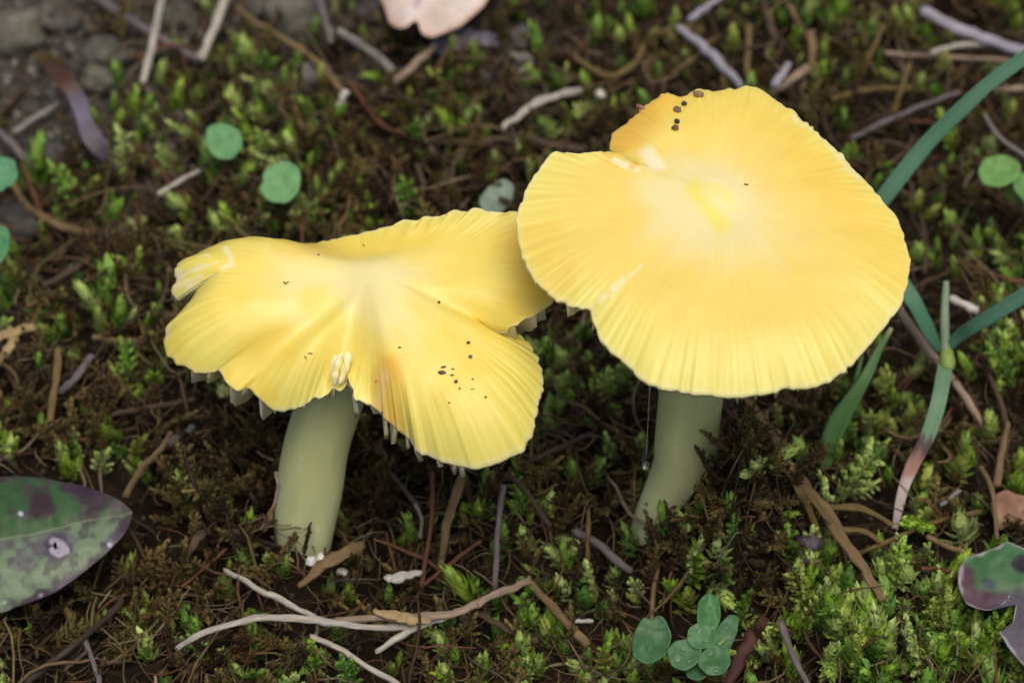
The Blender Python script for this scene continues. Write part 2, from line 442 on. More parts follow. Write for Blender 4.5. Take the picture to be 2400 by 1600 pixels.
c = paint(c, x, y, [(1440, 376), (1470, 388), (1494, 396)], 1, 12, [.88, .83, .52], .75, 3, 11)  # pale highlight along the front lobe edge, painted into the colour
for pts, w in (([(1505, 622), (1488, 640), (1470, 652)], 4), ([(1478, 645), (1455, 668), (1436, 676)], 5), ([(1462, 650), (1430, 678), (1412, 700)], 4), ([(1440, 680), (1434, 696)], 4), ([(1420, 684), (1405, 708)], 3)):
    c = paint(c, x, y, pts, 0, w*1.7, [.89, .82, .54], .5, 4, 12)
c = paint(c, x, y, [(1490, 384), (1480, 392)], 2, 12, [.80, .45, .04], .6, 0, 11)
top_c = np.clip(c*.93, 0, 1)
bot_c = np.tile(np.array([.82, .72, .36]), (nt, 1))
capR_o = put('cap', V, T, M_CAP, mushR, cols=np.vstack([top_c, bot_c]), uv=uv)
def ragR(px, py):
    if 1300 < px < 1400 and py > 690: return 3.0
    if 1660 < px < 1840 and py > 880: return 1.0
    return .1
gills(capR_o, capR, thickR, None, 62, 4.2, 3, ragR)
CR = capR['C']
stemR = [BASE_R+A_([-2.6, -1.5, -9]), BASE_R+A_([-.8, -.2, .5]), at(1600, 1100, 12.5), at(1612, 990, 21.5), CR+A_([-1.5, -3.0, -12]), CR+A_([-.4, -1.5, -7.5])]
build_stem(mushR, stemR, [4.6, 5.2, 4.85, 4.8, 4.9, 5.2], 2, [(1600, 1030, 6), (1560, 1024, 5), (1640, 1075, 6), (1668, 1040, 8), (1572, 1085, 4), (1655, 990, 4)])

# --- the shorter mushroom on the left
def zl(x, y): return 350+x*.4464, 450+y*.4464
H2 = 45.0
rimL_raw = [
 ((140,400),-2.5,2.6), ((200,350),-3.0,2.6), ((270,315),-3.4,2.6), ((340,285),-3.6,2.6), ((430,266),-3.8,2.4), ((540,264),-4.2,2), ((650,273),-4.8,1.2), ((760,277),-5.2,0.6), ((860,271),-5.0,0),
 ((950,249),-4,-0.5), ((1050,227),-2.6,-0.8), ((1150,204),-1.2,-1), ((1230,180),-.2,-1), ((1290,165),.4,-1), ((1340,149),.8,-1), ((1400,146),1.2,-1), ((1450,120),1.5,-0.9), ((1520,126),1.8,-0.8),
 ((1570,105),2,-0.8), ((1610,94),2.2,-0.7), ((1660,106),2.3,-0.6), ((1700,91),2.4,-0.5), ((1740,92),2.5,-0.5), ((1790,105),2.5,-0.4), ((1850,104),2.4,-0.3), ((1930,108),2.2,0), ((2020,200),1.0,0.5),
 ((2090,330),0,0.8), ((2140,470),-.8,0.9), ((2132,565),-1.0,0.8), ((2100,597),-.8,0.6), ((2060,632),-.2,0.4), ((2000,655),.3,0.2), ((1930,690),.2,-1.6), ((1885,718),-.6,-1.6), ((1858,733),-2.2,-1.6),
 ((1915,746),-3.6,-1.6), ((1970,776),-4.2,0), ((2010,820),-4.6,0), ((2045,880),-5,1.6), ((2060,950),-5.5,1.6), ((2070,1010),-6,1.6), ((2055,1080),-6.6,1.6), ((2036,1150),-7.2,1.6), ((2020,1220),-7.8,2.2),
 ((1985,1320),-8.6,2.2), ((1940,1370),-9,2.2), ((1880,1402),-9.4,2.2), ((1800,1440),-9.8,2.2), ((1700,1456),-10,2.2), ((1600,1432),-9.9,2.2), ((1500,1396),-9.6,2.2), ((1430,1370),-9.3,2.2), ((1390,1338),-9,2.2),
 ((1340,1280),-8.5,2.2), ((1280,1222),-8,2.2), ((1230,1170),-7.5,-0.2), ((1160,1120),-7,-0.2), ((1095,1080),-6.4,-0.2), ((1062,1020),-5.6,-1.6), ((1044,968),-4.8,-1.6), ((1030,1012),-6.4,-1.6), ((1000,1040),-6.9,-1.6),
 ((962,1028),-6.9,-1.6), ((940,1060),-7.3,-1.6), ((890,1080),-7.7,-1.6), ((865,1074),-7.7,-1.6), ((840,1106),-8.1,0.8), ((790,1130),-8.5,1.9), ((720,1146),-8.8,1.9), ((650,1136),-8.8,1.9), ((600,1100),-8.3,1.9),
 ((560,1060),-7.8,-1), ((520,1025),-7.2,-1), ((470,1040),-7.2,-1), ((420,1010),-6.9,-1), ((390,975),-6.5,-1), ((360,935),-6.1,0.9), ((300,945),-6.3,1.2), ((230,945),-6.5,1.4), ((190,910),-6.3,1.6),
 ((150,905),-6.4,1.7), ((120,870),-6.3,2.8), ((90,860),-6.3,2.8), ((76,800),-6,2.8), ((84,720),-5.4,2.8), ((97,690),-5,2.8), ((130,660),-4.6,2.8), ((170,620),-4.2,2.8), ((212,570),-3.7,2.6),
 ((236,530),-3.3,2.6), ((242,508),-3.1,2.6), ((210,492),-3.6,2.6), ((212,520),-4.4,2.6), ((180,545),-4.6,2.6), ((150,560),-4.6,2.6), ((116,532),-4.4,2.6), ((113,508),-4.0,2.6), ((134,480),-3.4,2.6),
 ((130,440),-2.8,2.6)]
rimL = [(*zl(x, y), H2+z, b) for (x, y), z, b in rimL_raw]
capL = build_cap(rimL, (866, 655, H2), 1.9, .58, 26, .028, 23, lambda x, y: 1.3*np.exp(-((x-2.0+y*.35)**2/22+(y+.5)**2/50)) - 1.1*np.exp(-((x+5)**2+(y+3.5)**2)/22) - .9*np.exp(-((x+1)**2/60+(y-7)**2/10)) + .4*np.exp(-((x-7)**2+(y+5)**2)/24))
def thickL(r): return .4 + 2.4*np.clip(1-r, 0, 1)**1.5
mushL = empty('mushroom', BASE_L)
tag(mushL, 'shorter yellow mushroom with a wavy lobed cap torn in front above its leaning stem', 'mushroom', 'yellow mushrooms')
V, T, r, s, nt, uv = cap_mesh(capL, thickL)
x, y = proj(V[:nt])
nz = fbm(s*40, r*3, 14, 3); nz2 = fbm(x/130, y/130, 18, 3)
cream, gold, lemon = np.array([.84, .76, .36]), np.array([.85, .67, .11]), np.array([.84, .72, .15])
c = lerp(cream, gold, (sstep(.10, .72, r + .12*nz2 + .05*nz)*.9)[:, None])
c = lerp(c, lemon, (.8*sstep(.75, .98, r + .05*nz))[:, None])
stt = np.concatenate([[0], np.tile(capL['st'], NR)])
c = c*(1 + (.04*np.clip(stt, -1.5, 1.5)*sstep(.6, .9, r))[:, None]*np.array([.5, 1, 1.8]))
c = lerp(c, np.array([.90, .86, .52]), (.45*sstep(.972, 1.0, r))[:, None])
c = paint(c, x, y, [(910, 860), (900, 900), (912, 960), (925, 1010)], 8, 60, [.84, .46, .06], .75, 10, 3)
c = paint(c, x, y, [(900, 880), (890, 950)], 3, 22, [.86, .60, .26], .6, 8, 4)
c = paint(c, x, y, [(600, 840), (640, 810), (560, 900), (610, 930)], 10, 75, [.80, .55, .05], .65, 16, 5)  # shade in the valley beside the left lobe, painted into the colour
c = paint(c, x, y, [(1210, 560), (1260, 680), (1230, 720)], 10, 80, [.84, .53, .06], .65, 10, 6)  # soft shadow of the right cap, painted into this cap's colour
c = paint(c, x, y, [(1120, 720), (1180, 760)], 8, 55, [.86, .62, .08], .55, 10, 7)
c = paint(c, x, y, [(745, 700), (775, 740)], 8, 60, [.78, .66, .09], .7, 12, 8)
c = paint(c, x, y, [(400, 800), (395, 860), (440, 880)], 8, 60, [.78, .58, .07], .55, 10, 9)
c = paint(c, x, y, [(660, 580), (850, 575), (1000, 545)], 6, 40, [.80, .57, .08], .55, 8, 9)  # shading of the falling back slope, painted as darker gold
c = paint(c, x, y, [(440, 580), (500, 575)], 6, 40, [.79, .62, .09], .5, 8, 9)
for pts, w, a in ([[(525, 582), (540, 600), (542, 618), (520, 628)], 7, .95], [[(482, 597), (492, 600)], 6, .9], [[(508, 615), (502, 617)], 5, .9],
               [[(415, 652), (450, 635), (500, 617)], 6, .7], [[(420, 668), (470, 648)], 6, .7], [[(425, 640), (470, 622)], 6, .6], [[(445, 675), (480, 660), (500, 648)], 6, .75],
               [[(412, 640), (420, 655), (410, 672)], 16, .5], [[(392, 760), (388, 785)], 10, .6], [[(440, 690), (450, 672)], 7, .7]):
    c = paint(c, x, y, pts, 0, w*1.5, [.90, .86, .60], a*.6, 3, 13)
c = paint(c, x, y, [(786, 840), (780, 870), (790, 895)], 2, 10, [.94, .92, .72], .8, 5, 14)
c = paint(c, x, y, [(812, 835), (816, 850)], 2, 9, [.94, .92, .72], .8, 5, 15)
top_c = np.clip(c*.95, 0, 1)
capL_o = put('cap', V, T, M_CAP, mushL, cols=np.vstack([top_c, np.tile(np.array([.84, .76, .42]), (nt, 1))]), uv=uv)
def ragL(px, py):
    if px > 1180 and 700 < py < 785: return 3.8
    if 810 < px < 1130 and py > 880: return 3.9
    if 420 < px < 610 and py > 850: return 3.6
    if px < 470 and 660 < py < 730: return 2.5
    if 760 < px < 815 and py > 860: return 1.5
    return .1
gills(capL_o, capL, thickL, None, 74, 4.6, 5, ragL)
CL = capL['C']
stemL = [BASE_L+A_([-.8, -1.5, -10]), BASE_L+A_([-.1, 0, 1]), at(724, 1150, 11), at(750, 1010, 21), CL+A_([-3, -3.0, -11]), CL+A_([-1, -1, -6.2])]
build_stem(mushL, stemL, [2.8, 3.9, 4.8, 4.7, 4.6, 5.8], 5, [(676, 1052, 8), (705, 1068, 7), (702, 1095, 9), (678, 1096, 6), (738, 1056, 5), (762, 1046, 4), (745, 1200, 6), (742, 1240, 8), (690, 1130, 5)])

# crumpled curl of flesh at the torn front of the left cap
def curl(pts, w, th, seed):
    P = np.array([at(*p) for p in pts]); n = 26
    u = np.linspace(0, len(P)-1, n)
    X = np.stack([np.interp(u, np.arange(len(P)), P[:, k]) for k in range(3)], 1)
    side = np.array([1, 0, 0.]); nrm = -FWD
    V = []; m = 10
    for i in range(n):
        t = i/(n-1); ww = w*(.35+.65*math.sin(math.pi*min(1, t*.9+.08)))*(1+.15*math.sin(t*17+seed))
        for k in range(m):
            a = 2*math.pi*k/m
            V.append(X[i] + side*ww*math.cos(a) + nrm*th*math.sin(a)*(1+.5*math.sin(3*a+t*9)) )
    V = np.array(V); j = np.arange(m); jn = (j+1) % m; ii = np.arange(n-1)[:, None]*m
    Q = np.stack([(ii+j).ravel(), (ii+jn).ravel(), (ii+m+jn).ravel(), (ii+m+j).ravel()], 1)
    return V, [Q, np.array([list(range(m))[::-1]]), np.array([[(n-1)*m+k for k in range(m)]])]
for pts, w in (([(800, 828, H2-2.6), (792, 850, H2-3.4), (786, 880, H2-4.6), (784, 902, H2-6)], .55), ([(816, 824, H2-2.6), (812, 850, H2-3.4), (806, 875, H2-4.6), (797, 900, H2-5.8)], .6)):
    V, T = curl(pts, w, .45, pts[0][0])
    cc = np.tile([.88, .74, .20], (len(V), 1)); cc = lerp(cc, np.array([.93, .91, .70]), (.5+.5*vn(V[:, 0]*3, V[:, 2]*1.5, 5))[:, None])
    put('torn_flesh', V, T, M_CAP, capL_o, cols=cc, uv=np.zeros((len(V), 2)))

# ------------------------------------------------------------------ swept things: twigs, straws, grass
KEEP = []                                     # picture lines that the moss leaves free
def catmull(A, n):
    A = np.asarray(A, float)
    if len(A) == 2: return np.stack([np.linspace(A[0, k], A[1, k], n) for k in range(A.shape[1])], 1)
    out = []
    for v in np.linspace(0, len(A)-1, n):
        i = min(int(v), len(A)-2); t = v-i
        p0, p1, p2, p3 = A[max(i-1, 0)], A[i], A[i+1], A[min(i+2, len(A)-1)]
        out.append(.5*((2*p1)+(-p0+p2)*t+(2*p0-5*p1+4*p2-p3)*t*t+(-p0+3*p1-3*p2+p3)*t**3))
    return np.array(out)
def sweep(X, rad, flat, ns=10, seed=0, rough=.10, vee=0, face=None, twist=0):
    """tube along X; flat = thickness / width; returns V, faces, uv"""
    n = len(X)
    T = np.gradient(X, axis=0); T /= np.linalg.norm(T, axis=1)[:, None]+1e-9
    up = np.array([0, -.35, .94]) if face is None else np.asarray(face, float)
    th = np.linspace(0, 2*np.pi, ns, endpoint=False)
    V = []
    for i in range(n):
        e1 = np.cross(T[i], up); e1 /= np.linalg.norm(e1)+1e-9; e2 = np.cross(e1, T[i])
        a = twist*(i/(n-1))
        e1, e2 = e1*math.cos(a)+e2*math.sin(a), e2*math.cos(a)-e1*math.sin(a)
        rr = rad[i]*(1 + rough*vn(np.cos(th)*1.5+seed*3.1, np.sin(th)*1.5+i*.45, seed) + rough*.8*vn(i*.3, seed*1.7, seed+5))
        cx = rr*np.cos(th); cy = rr*flat*np.sin(th) + vee*rad[i]*np.abs(np.cos(th))
        V.append(X[i] + cx[:, None]*e1 + cy[:, None]*e2)
    V = np.array(V).reshape(-1, 3)
    j = np.arange(ns); jn = (j+1) % ns; ii = np.arange(n-1)[:, None]*ns
    Q = np.stack([(ii+j).ravel(), (ii+jn).ravel(), (ii+ns+jn).ravel(), (ii+ns+j).ravel()], 1)
    F = [Q, np.array([list(range(ns))[::-1]]), np.array([[(n-1)*ns+k for k in range(ns)]])]
    uv = np.stack([np.tile(np.cos(th)*.5+.5, n), np.repeat(np.linspace(0, 1, n), ns)], 1)
    return V, F, uv
def line3(pts, n, dz):
    P = np.array([on(p[0], p[1], (p[2] if len(p) > 2 else dz)+1.3) for p in pts])
    return catmull(P, n)
def pxr(X): return np.linalg.norm(X-CAM, axis=1)/FPX     # mm per pixel at each point
PAL = dict(pale=(168, 162, 150), grey=(128, 124, 118), mauve=(104, 95, 96), lilac=(146, 143, 152), tan=(112, 92, 62), brown=(72, 57, 42), dark=(56, 44, 35),
           rust=(98, 62, 42), red=(70, 42, 37), olive=(100, 84, 46), pink=(142, 124, 106), straw=(160, 138, 98), white=(186, 182, 174))
def stick(name, label, cat, pts, w, colr, dz=2.2, flat=1.0, taper=(1, 1), seed=None, mat=None, rough=.17, group=None, parent=None, tipcol=None, keep=True, n=None):
    seed = seed if seed is not None else int(abs(pts[0][0]*7+pts[0][1]*3)) % 997
    n = n or max(18, 8*len(pts))
    X = line3(pts, n, dz)
    u_ = np.linspace(0, 1, n); k_ = pxr(X)
    if n > 3:
        wig = w*k_*.13; X = X + wig[:, None]*np.stack([vn(u_*n*.33+seed, u_*0+.5, seed), vn(u_*n*.33, u_*0+seed, seed+9), .4*vn(u_*n*.4, u_*0+seed*.3, seed+4)], 1)
    r = .5*w*.82*k_*np.interp(u_, np.linspace(0, 1, len(taper)), taper)
    r[0] *= .72; r[-1] *= .6
    V, F, uv = sweep(X, r, flat, 10, seed, rough)
    V = V + np.where(((uv[:, 1] < .001) | (uv[:, 1] > .999))[:, None], np.random.default_rng(seed).normal(0, 1, V.shape)*(.25*r.mean()), 0)
    c = srgb(*PAL[colr])[None]*np.ones((len(V), 1))
    t = uv[:, 1]
    c = c*(1 + .22*vn(t*9+seed, uv[:, 0]*3, seed)[:, None]) * (1+.12*vn(t*3+seed, uv[:, 0]*8, seed+2)[:, None]*np.array([1, .9, .7]))
    if tipcol: c = lerp(c, srgb(*PAL[tipcol]), sstep(.75, 1, t)[:, None])
    o = put(name, V, F, mat or M_TWIG, parent, cols=np.clip(c, 0, 1), org=None if parent else X[0], uv=uv*np.array([1, len(pts)])+seed)
    if parent is None: tag(o, label, cat, group)
    if keep: KEEP.append(([(p[0], p[1]) for p in pts], w*.5))
    return o

S = stick
# --- top left corner
S('straw', 'pale grey straw crossing over a mauve twig on bare grey soil', 'straw', [(384,-25,4.5),(360,90,4.5),(334,196,2)], 22, 'pale', taper=(1,1,.9))
S('twig', 'long mauve twig lying under the pale straw on bare grey soil', 'twig', [(205,-20),(268,23),(344,73),(421,115),(470,142)], 24, 'mauve', taper=(1.1,1,1,.9))
S('straw', 'thick pale straw whose lower end meets the mauve twig', 'straw', [(534,-25,4),(505,60,4),(470,142,2.5)], 27, 'pale', taper=(1,1,.9))
S('twig', 'brown twig with a split pale tip beside a row of grey stones', 'twig', [(555,20,4),(612,61,4),(700,115,3),(758,161,3),(802,216,2)], 22, 'tan', taper=(.6,1,1,.9))
S('twig', 'short upright brown twig with a broken pale lower end', 'twig', [(748,-15,5),(765,57,4),(782,105,2)], 24, 'mauve', tipcol='white', taper=(.8,.9,1.3))
S('twig', 'grey twig pointing at the bare soil beside the edge seedling', 'twig', [(-30,284),(30,338),(78,392)], 22, 'mauve')
S('straw', 'faint grey straw half sunk in bare soil', 'straw', [(30,312),(107,262),(140,240)], 18, 'grey', dz=.8)
S('twig', 'short pale broken twig next to the round green leaf', 'twig', [(369,455,4),(420,425,4),(478,392,3)], 16, 'pale', taper=(1,1,.8))
S('fibre', 'thin rust fibre with its end under the short pale twig', 'fibre', [(325,345),(367,390),(413,444),(471,494)], 9, 'rust')
S('root', 'bent tan root curving below the edge seedling', 'root', [(20,410),(57,474),(115,517),(184,543),(225,540)], 24, 'tan', taper=(.7,1,1,.6))
S('stalk', 'thin upright orange moss stalk above the left cap', 'stalk', [(329,570,1),(325,530,5),(320,474,9)], 12, 'rust', taper=(.8,.8,1.1))
# --- top middle
S('twig', 'grey twig ending against a green moss shoot below the pink leaf', 'twig', [(790,72),(861,115),(922,168)], 26, 'grey')
S('twig', 'tan twig leaning on a bluish lump of debris below the pink leaf', 'twig', [(900,216,2),(961,161,4),(1020,108,4)], 24, 'pink')
S('straw', 'curved pale straw lying behind the notch of the right cap', 'straw', [(1178,300,2),(1240,253,4),(1297,226,4),(1362,212,2)], 24, 'pale', flat=.6, taper=(.7,1,1,.8))
S('fibre', 'thin reddish root bending behind the left cap', 'fibre', [(820,190),(850,237),(888,287),(932,312)], 13, 'rust')
S('straw', 'small white straw stub standing beside the brown twig', 'straw', [(790,255,2),(812,214,5)], 22, 'white')
S('root', 'forked brown root behind the left cap', 'root', [(985,480,1),(992,430,3),(975,385,3)], 16, 'brown')
S('root', 'thin brown root lying next to the forked root', 'root', [(1050,460,1),(1062,390,3),(1085,345,2)], 13, 'brown')
S('moss_strand', 'curved yellow green moss stem arching behind the right cap', 'moss stem', [(1345,132,4),(1393,165,3),(1435,178,3),(1485,151,4),(1510,106,6)], 20, 'olive', taper=(.7,1,1,.6))
S('root', 'wide brown root running towards the right cap notch', 'root', [(1030,330),(1130,335),(1200,320),(1290,340),(1400,355)], 22, 'brown', dz=1.2)
# --- top right
S('twig', 'whitish lilac twig ending at the top edge of the right cap', 'twig', [(1588,66,4),(1650,111,5),(1696,157,4),(1740,206,2)], 29, 'lilac', taper=(.7,1,1,.8))
S('straw', 'short pale straw above the whitish lilac twig', 'straw', [(1612,48,3),(1690,-8,4)], 20, 'lilac')
S('needle', 'flat orange brown needle above the whitish lilac twig', 'needle', [(1520,80),(1600,66),(1650,70)], 22, 'olive', flat=.4)
S('twig', 'thick brown twig coming in above the right cap', 'twig', [(1788,-15,4),(1802,50,4),(1819,110,2)], 25, 'brown')
S('twig', 'thin brown twig beside the thick brown twig', 'twig', [(1848,10,4),(1866,45,4),(1886,82,2)], 17, 'tan')
S('needle', 'upright tan needle between the lilac twig and brown twig', 'needle', [(1756,60,6),(1753,120,5),(1752,186,2)], 19, 'olive', flat=.5)
S('needle', 'tan needle standing over the bluish white chip', 'needle', [(1899,72,6),(1905,120,5),(1904,174,2)], 24, 'tan', flat=.5)
S('twig', 'short brown twig crossing under the bluish white chip', 'twig', [(1806,218,2),(1850,190,3),(1895,160,3)], 25, 'pink')
S('chip', 'bluish white wood chip beyond the right cap', 'chip', [(1815,202,4),(1832,176,5),(1851,150,5)], 22, 'lilac', flat=.5)
S('straw', 'thick bluish grey hollow straw behind the long grass blade', 'straw', [(2160,22,6),(2250,69,6),(2330,97,5),(2430,135,4)], 34, 'lilac', flat=.7, taper=(.9,1,1,1))
S('straw', 'thin pinkish straw under the thick hollow straw', 'straw', [(2072,126),(2174,130),(2300,138),(2430,144)], 14, 'pink')
S('straw', 'bent pale straw between the hollow straw and pinkish straw', 'straw', [(2180,124,3),(2250,107,4),(2330,106,4),(2430,118,3)], 16, 'pale')
S('twig', 'long thin grey twig passing under the long grass blade', 'twig', [(1995,325,2),(2060,292,3),(2136,258,4),(2200,234,4),(2262,212,3)], 14, 'mauve', taper=(1.2,1,.9))
S('straw', 'short pale straw beyond the long grass blade', 'straw', [(2330,212),(2430,205)], 18, 'pink')
S('needle', 'curled yellow brown needle beyond the right cap', 'needle', [(1948,234),(2021,214),(2080,208),(2140,206)], 17, 'olive')
S('stalk', 'thin upright olive stalk in the moss beyond the right cap', 'stalk', [(2021,170,2),(2048,110,5),(2072,55,7)], 13, 'olive')
S('stalk', 'thin olive stalk crossing the curled needle', 'stalk', [(2130,150,5),(2112,210,3),(2094,264,1)], 16, 'olive')
S('stalk', 'thin grey stalk above the paired oval leaves', 'stalk', [(2306,266,6),(2346,325,5),(2420,376,3)], 12, 'grey')
S('root', 'rusty root below the long grey twig', 'root', [(2070,330),(2130,350),(2160,420)], 12, 'brown')
# --- right side
S('straw', 'long pink straw running behind the grass node and under the right cap', 'straw', [(2070,668,4),(2103,718,4),(2168,814,4),(2198,848,4),(2255,920,3),(2306,1000,1)], 25, 'pink', taper=(1,1,1.15,1,.9))
S('straw', 'short pale straw between the grass blades', 'straw', [(2225,698,4),(2255,710,4),(2292,730,3)], 24, 'white')
S('root', 'orange brown root above the right grass blade', 'root', [(2240,612),(2313,638),(2360,655),(2420,664)], 15, 'rust')
S('root', 'thin brown root hanging beside the right cap margin', 'root', [(2160,500,3),(2170,580,2),(2165,640,1)], 13, 'brown')
S('root', 'grey brown root below the right grass blade', 'root', [(2310,860,2),(2350,960,3),(2360,1040,3),(2330,1110,1)], 16, 'brown')
S('root', 'tan root bending up beside the brown dead leaf', 'root', [(2365,990,4),(2345,1075,3),(2338,1140,2)], 24, 'tan', taper=(.6,.9,1.1))
S('root', 'thin tan root crossing the brown dead leaf edge', 'root', [(2300,1095,5),(2326,1150,5),(2338,1264,3)], 14, 'tan')
S('root', 'thin root running from dry grass towards the brown dead leaf', 'root', [(1990,1305),(2097,1262),(2174,1228),(2240,1210),(2300,1200)], 15, 'olive')
S('twig', 'pale twig ending at the lobed purple leaf', 'twig', [(2170,1258,3),(2230,1282,4),(2290,1306,4)], 17, 'tan')
S('fibre', 'short orange fibre beside the lobed purple leaf', 'fibre', [(2160,1332,3),(2200,1332,3),(2250,1350,2)], 11, 'rust')
S('twig', 'tiny grey twig in moss beyond the grass tip', 'twig', [(2205,1185,4),(2250,1148,4)], 12, 'grey')
# --- dry grass sheaf right of the taller stem
dg = empty('dry_grass', on(1800, 1000, 2))
tag(dg, 'flattened dry brown grass sheaf fanning out right of the taller stem', 'dry grass')
for pts, w, fl in (([(1735,920,3),(1791,1000,5),(1837,1077,6),(1891,1153,6),(1937,1193,6),(1983,1275,6),(2025,1335,5),(2070,1402,3)], 36, .45),
                   ([(1745,925,3),(1815,1040,5),(1870,1110,5),(1915,1170,5),(1937,1184,5),(2021,1191,5),(2093,1230,3)], 22, .5),
                   ([(1860,1110,6),(1920,1190,7),(1960,1235,6),(2021,1243,5),(2066,1270,3)], 19, .5),
                   ([(1800,1010,5),(1860,1125,6),(1900,1200,5),(1925,1265,3)], 20, .5)):
    S('blade', None, None, pts, w, 'olive' if w < 30 else 'tan', flat=fl, parent=dg, rough=.22, taper=(.7,1,1.1,.9,.6), mat=M_TWIG)
S('root', 'dark red woody stem beside the wet green seedling', 'stem', [(1700,1620,2),(1745,1520,4),(1770,1480,4),(1790,1455,2)], 42, 'red', taper=(1,1,.8), rough=.16)
S('stalk', 'thin grey stalk right of the dark red woody stem', 'stalk', [(1830,1455,5),(1860,1536,5),(1902,1620,4)], 21, 'mauve', taper=(.9,1,.9))
# --- bottom middle
S('straw', 'short pale straw pointing at the shorter stem base', 'straw', [(526,1334,6),(612,1383,6),(680,1416,5),(742,1448,4)], 19, 'pale', taper=(.8,1,.9))
fr = empty('forked_straw', on(876, 1444, 3))
tag(fr, 'long pale forked straw lying across the litter in front of both stems', 'straw')
for pts, w, cl in (([(413,1520,4),(478,1482,6),(574,1455,7),(650,1446,7),(740,1452,6),(800,1462,6),(900,1470,6),(985,1462,6),(1050,1440,6)], 22, 'pale'),
                   ([(780,1452,5),(876,1446,7),(968,1444,7),(1030,1444,7),(1106,1421,6),(1137,1406,6),(1183,1383,5),(1245,1358,3)], 26, 'pink'),
                   ([(882,1526,4),(953,1482,6),(1014,1455,6),(1060,1438,6)], 22, 'pale')):
    S('branch', None, None, pts, w, cl, parent=fr, flat=.7, taper=(.7,1,1,.8))
S('sheath', None, None, [(880,1430,8),(920,1440,8.2),(968,1452,8),(1010,1458,7)], 30, 'straw', parent=fr, flat=.25, taper=(.4,1,1,.4))
S('straw', 'thin pale straw running out below the forked straw', 'straw', [(728,1490,4),(800,1520,5),(857,1559,5),(950,1612,4)], 17, 'pale')
S('fibre', 'tall rust coloured stalk under the torn gills of the left cap', 'stalk', [(1013,1105,8),(1010,1230,7),(987,1378,2)], 13, 'rust', taper=(.9,1,1))
S('fibre', 'slanting rust fibre meeting the tall rust stalk at its foot', 'fibre', [(985,1376,2),(1060,1316,4),(1128,1268,3)], 11, 'rust')
S('needle', 'flat tan grass needle beside the tall rust stalk', 'needle', [(1085,1112,7),(1062,1180,6),(1046,1235,5),(1028,1340,2)], 27, 'tan', flat=.4, taper=(.8,1.1,.9,.6))
S('stalk', 'upright grey jointed stalk between the two stems', 'stalk', [(1180,1135,8),(1168,1230,6),(1160,1388,2)], 17, 'mauve')
S('fibre', 'short grey fibre hanging beside the tall rust stalk', 'fibre', [(972,1180,5),(988,1215,4),(984,1262,3)], 12, 'grey')
S('chip', 'whitish weathered wood chip at the foot of the rust stalk', 'chip', [(908,1358,4),(945,1350,5),(990,1342,4)], 27, 'white', flat=.5, taper=(1.1,1,.6), rough=.25)
S('chip', 'tan splintered bark chip at the shorter stem base', 'chip', [(700,1372,4),(760,1325,6),(810,1295,7),(852,1278,6)], 36, 'tan', flat=.4, taper=(.5,1,1,.7), rough=.25)
S('twig', 'grey mauve twig left of the taller stem base', 'twig', [(1345,1243,3),(1412,1283,4),(1480,1340,3)], 25, 'mauve')
S('stalk', 'thin olive stalk standing over the grey mauve twig', 'stalk', [(1379,1195,8),(1378,1270,6),(1377,1346,3)], 13, 'olive')
S('straw', 'brown split straw below the forked straw tip', 'straw', [(1240,1362,3),(1310,1438,4),(1376,1512,4)], 24, 'tan', rough=.25, taper=(.7,1,1))
S('root', 'brown root below the forked straw tip beside the split straw', 'root', [(1120,1436,3),(1190,1475,3),(1262,1502,2)], 19, 'brown')
S('root', 'brown bent root behind the grey jointed stalk', 'root', [(1190,1110,4),(1240,1160,4),(1290,1235,3)], 17, 'brown')
S('root', 'dark twig arching at the left of the gill fringe', 'root', [(918,1110,6),(950,1150,6),(985,1190,4)], 16, 'brown')
S('root', 'long dark root running right under the left cap lobe', 'root', [(1230,1085,3),(1310,1050,4),(1400,1010,2)], 15, 'brown')
S('fibre', 'red fibre left of the whitish wood chip', 'fibre', [(905,1250,3),(915,1290,4),(928,1340,2)], 9, 'rust')
S('straw', 'tiny white straw end near the bottom moss', 'straw', [(1335,1456,3),(1390,1455,3)], 12, 'white')
# --- left side
S('root', 'brown root slanting above the big moss tuft', 'root', [(100,672),(160,640),(216,600)], 20, 'brown')
S('twig', 'grey brown twig slanting left of the left cap', 'twig', [(140,920,2),(178,885,4),(216,832,3)], 22, 'mauve')
S('needle', 'upright tan needle crossing the grey brown twig foot', 'needle', [(118,986,2),(128,900,4),(139,815,6)], 21, 'olive', flat=.5)
S('leaf_strip', 'curled yellow dry leaf strip at the litter left of the moss tuft', 'dry leaf', [(-30,810,4),(20,780,6),(80,766,4)], 30, 'straw', flat=.3)
S('leaf_strip', 'pale dry leaf strip hanging under the curled yellow strip', 'dry leaf', [(-20,860,3),(15,825,5),(36,790,5)], 26, 'straw', flat=.3)
S('root', 'brown root at the foot of the big moss tuft', 'root', [(215,790,4),(270,797,3),(335,803,2)], 15, 'tan', tipcol='brown')
S('root', 'long brown root below the gills of the left cap', 'root', [(260,972),(350,955),(458,938)], 16, 'brown')
S('root', 'reddish brown root under the long brown root', 'root', [(384,1008),(430,985),(520,972)], 15, 'rust')
S('root', 'tan root forking towards the big spotted leaf tip', 'root', [(292,1165,4),(330,1100,6),(380,1050,6),(400,1015,4)], 19, 'tan')
S('twig', 'mauve twig above the tan forking root', 'twig', [(380,1052,4),(420,1022,6),(455,1003,5)], 22, 'mauve')
S('stalk', 'thin tan stalk leaning on the shorter stem', 'stalk', [(612,1240,6),(640,1190,10),(652,1140,13),(645,1105,15)], 11, 'pink')
S('needle', 'brown dry leaf sliver standing beside the shorter stem', 'needle', [(618,1245,6),(632,1210,9),(645,1180,11)], 20, 'tan', flat=.3, taper=(.5,1.2,.3))
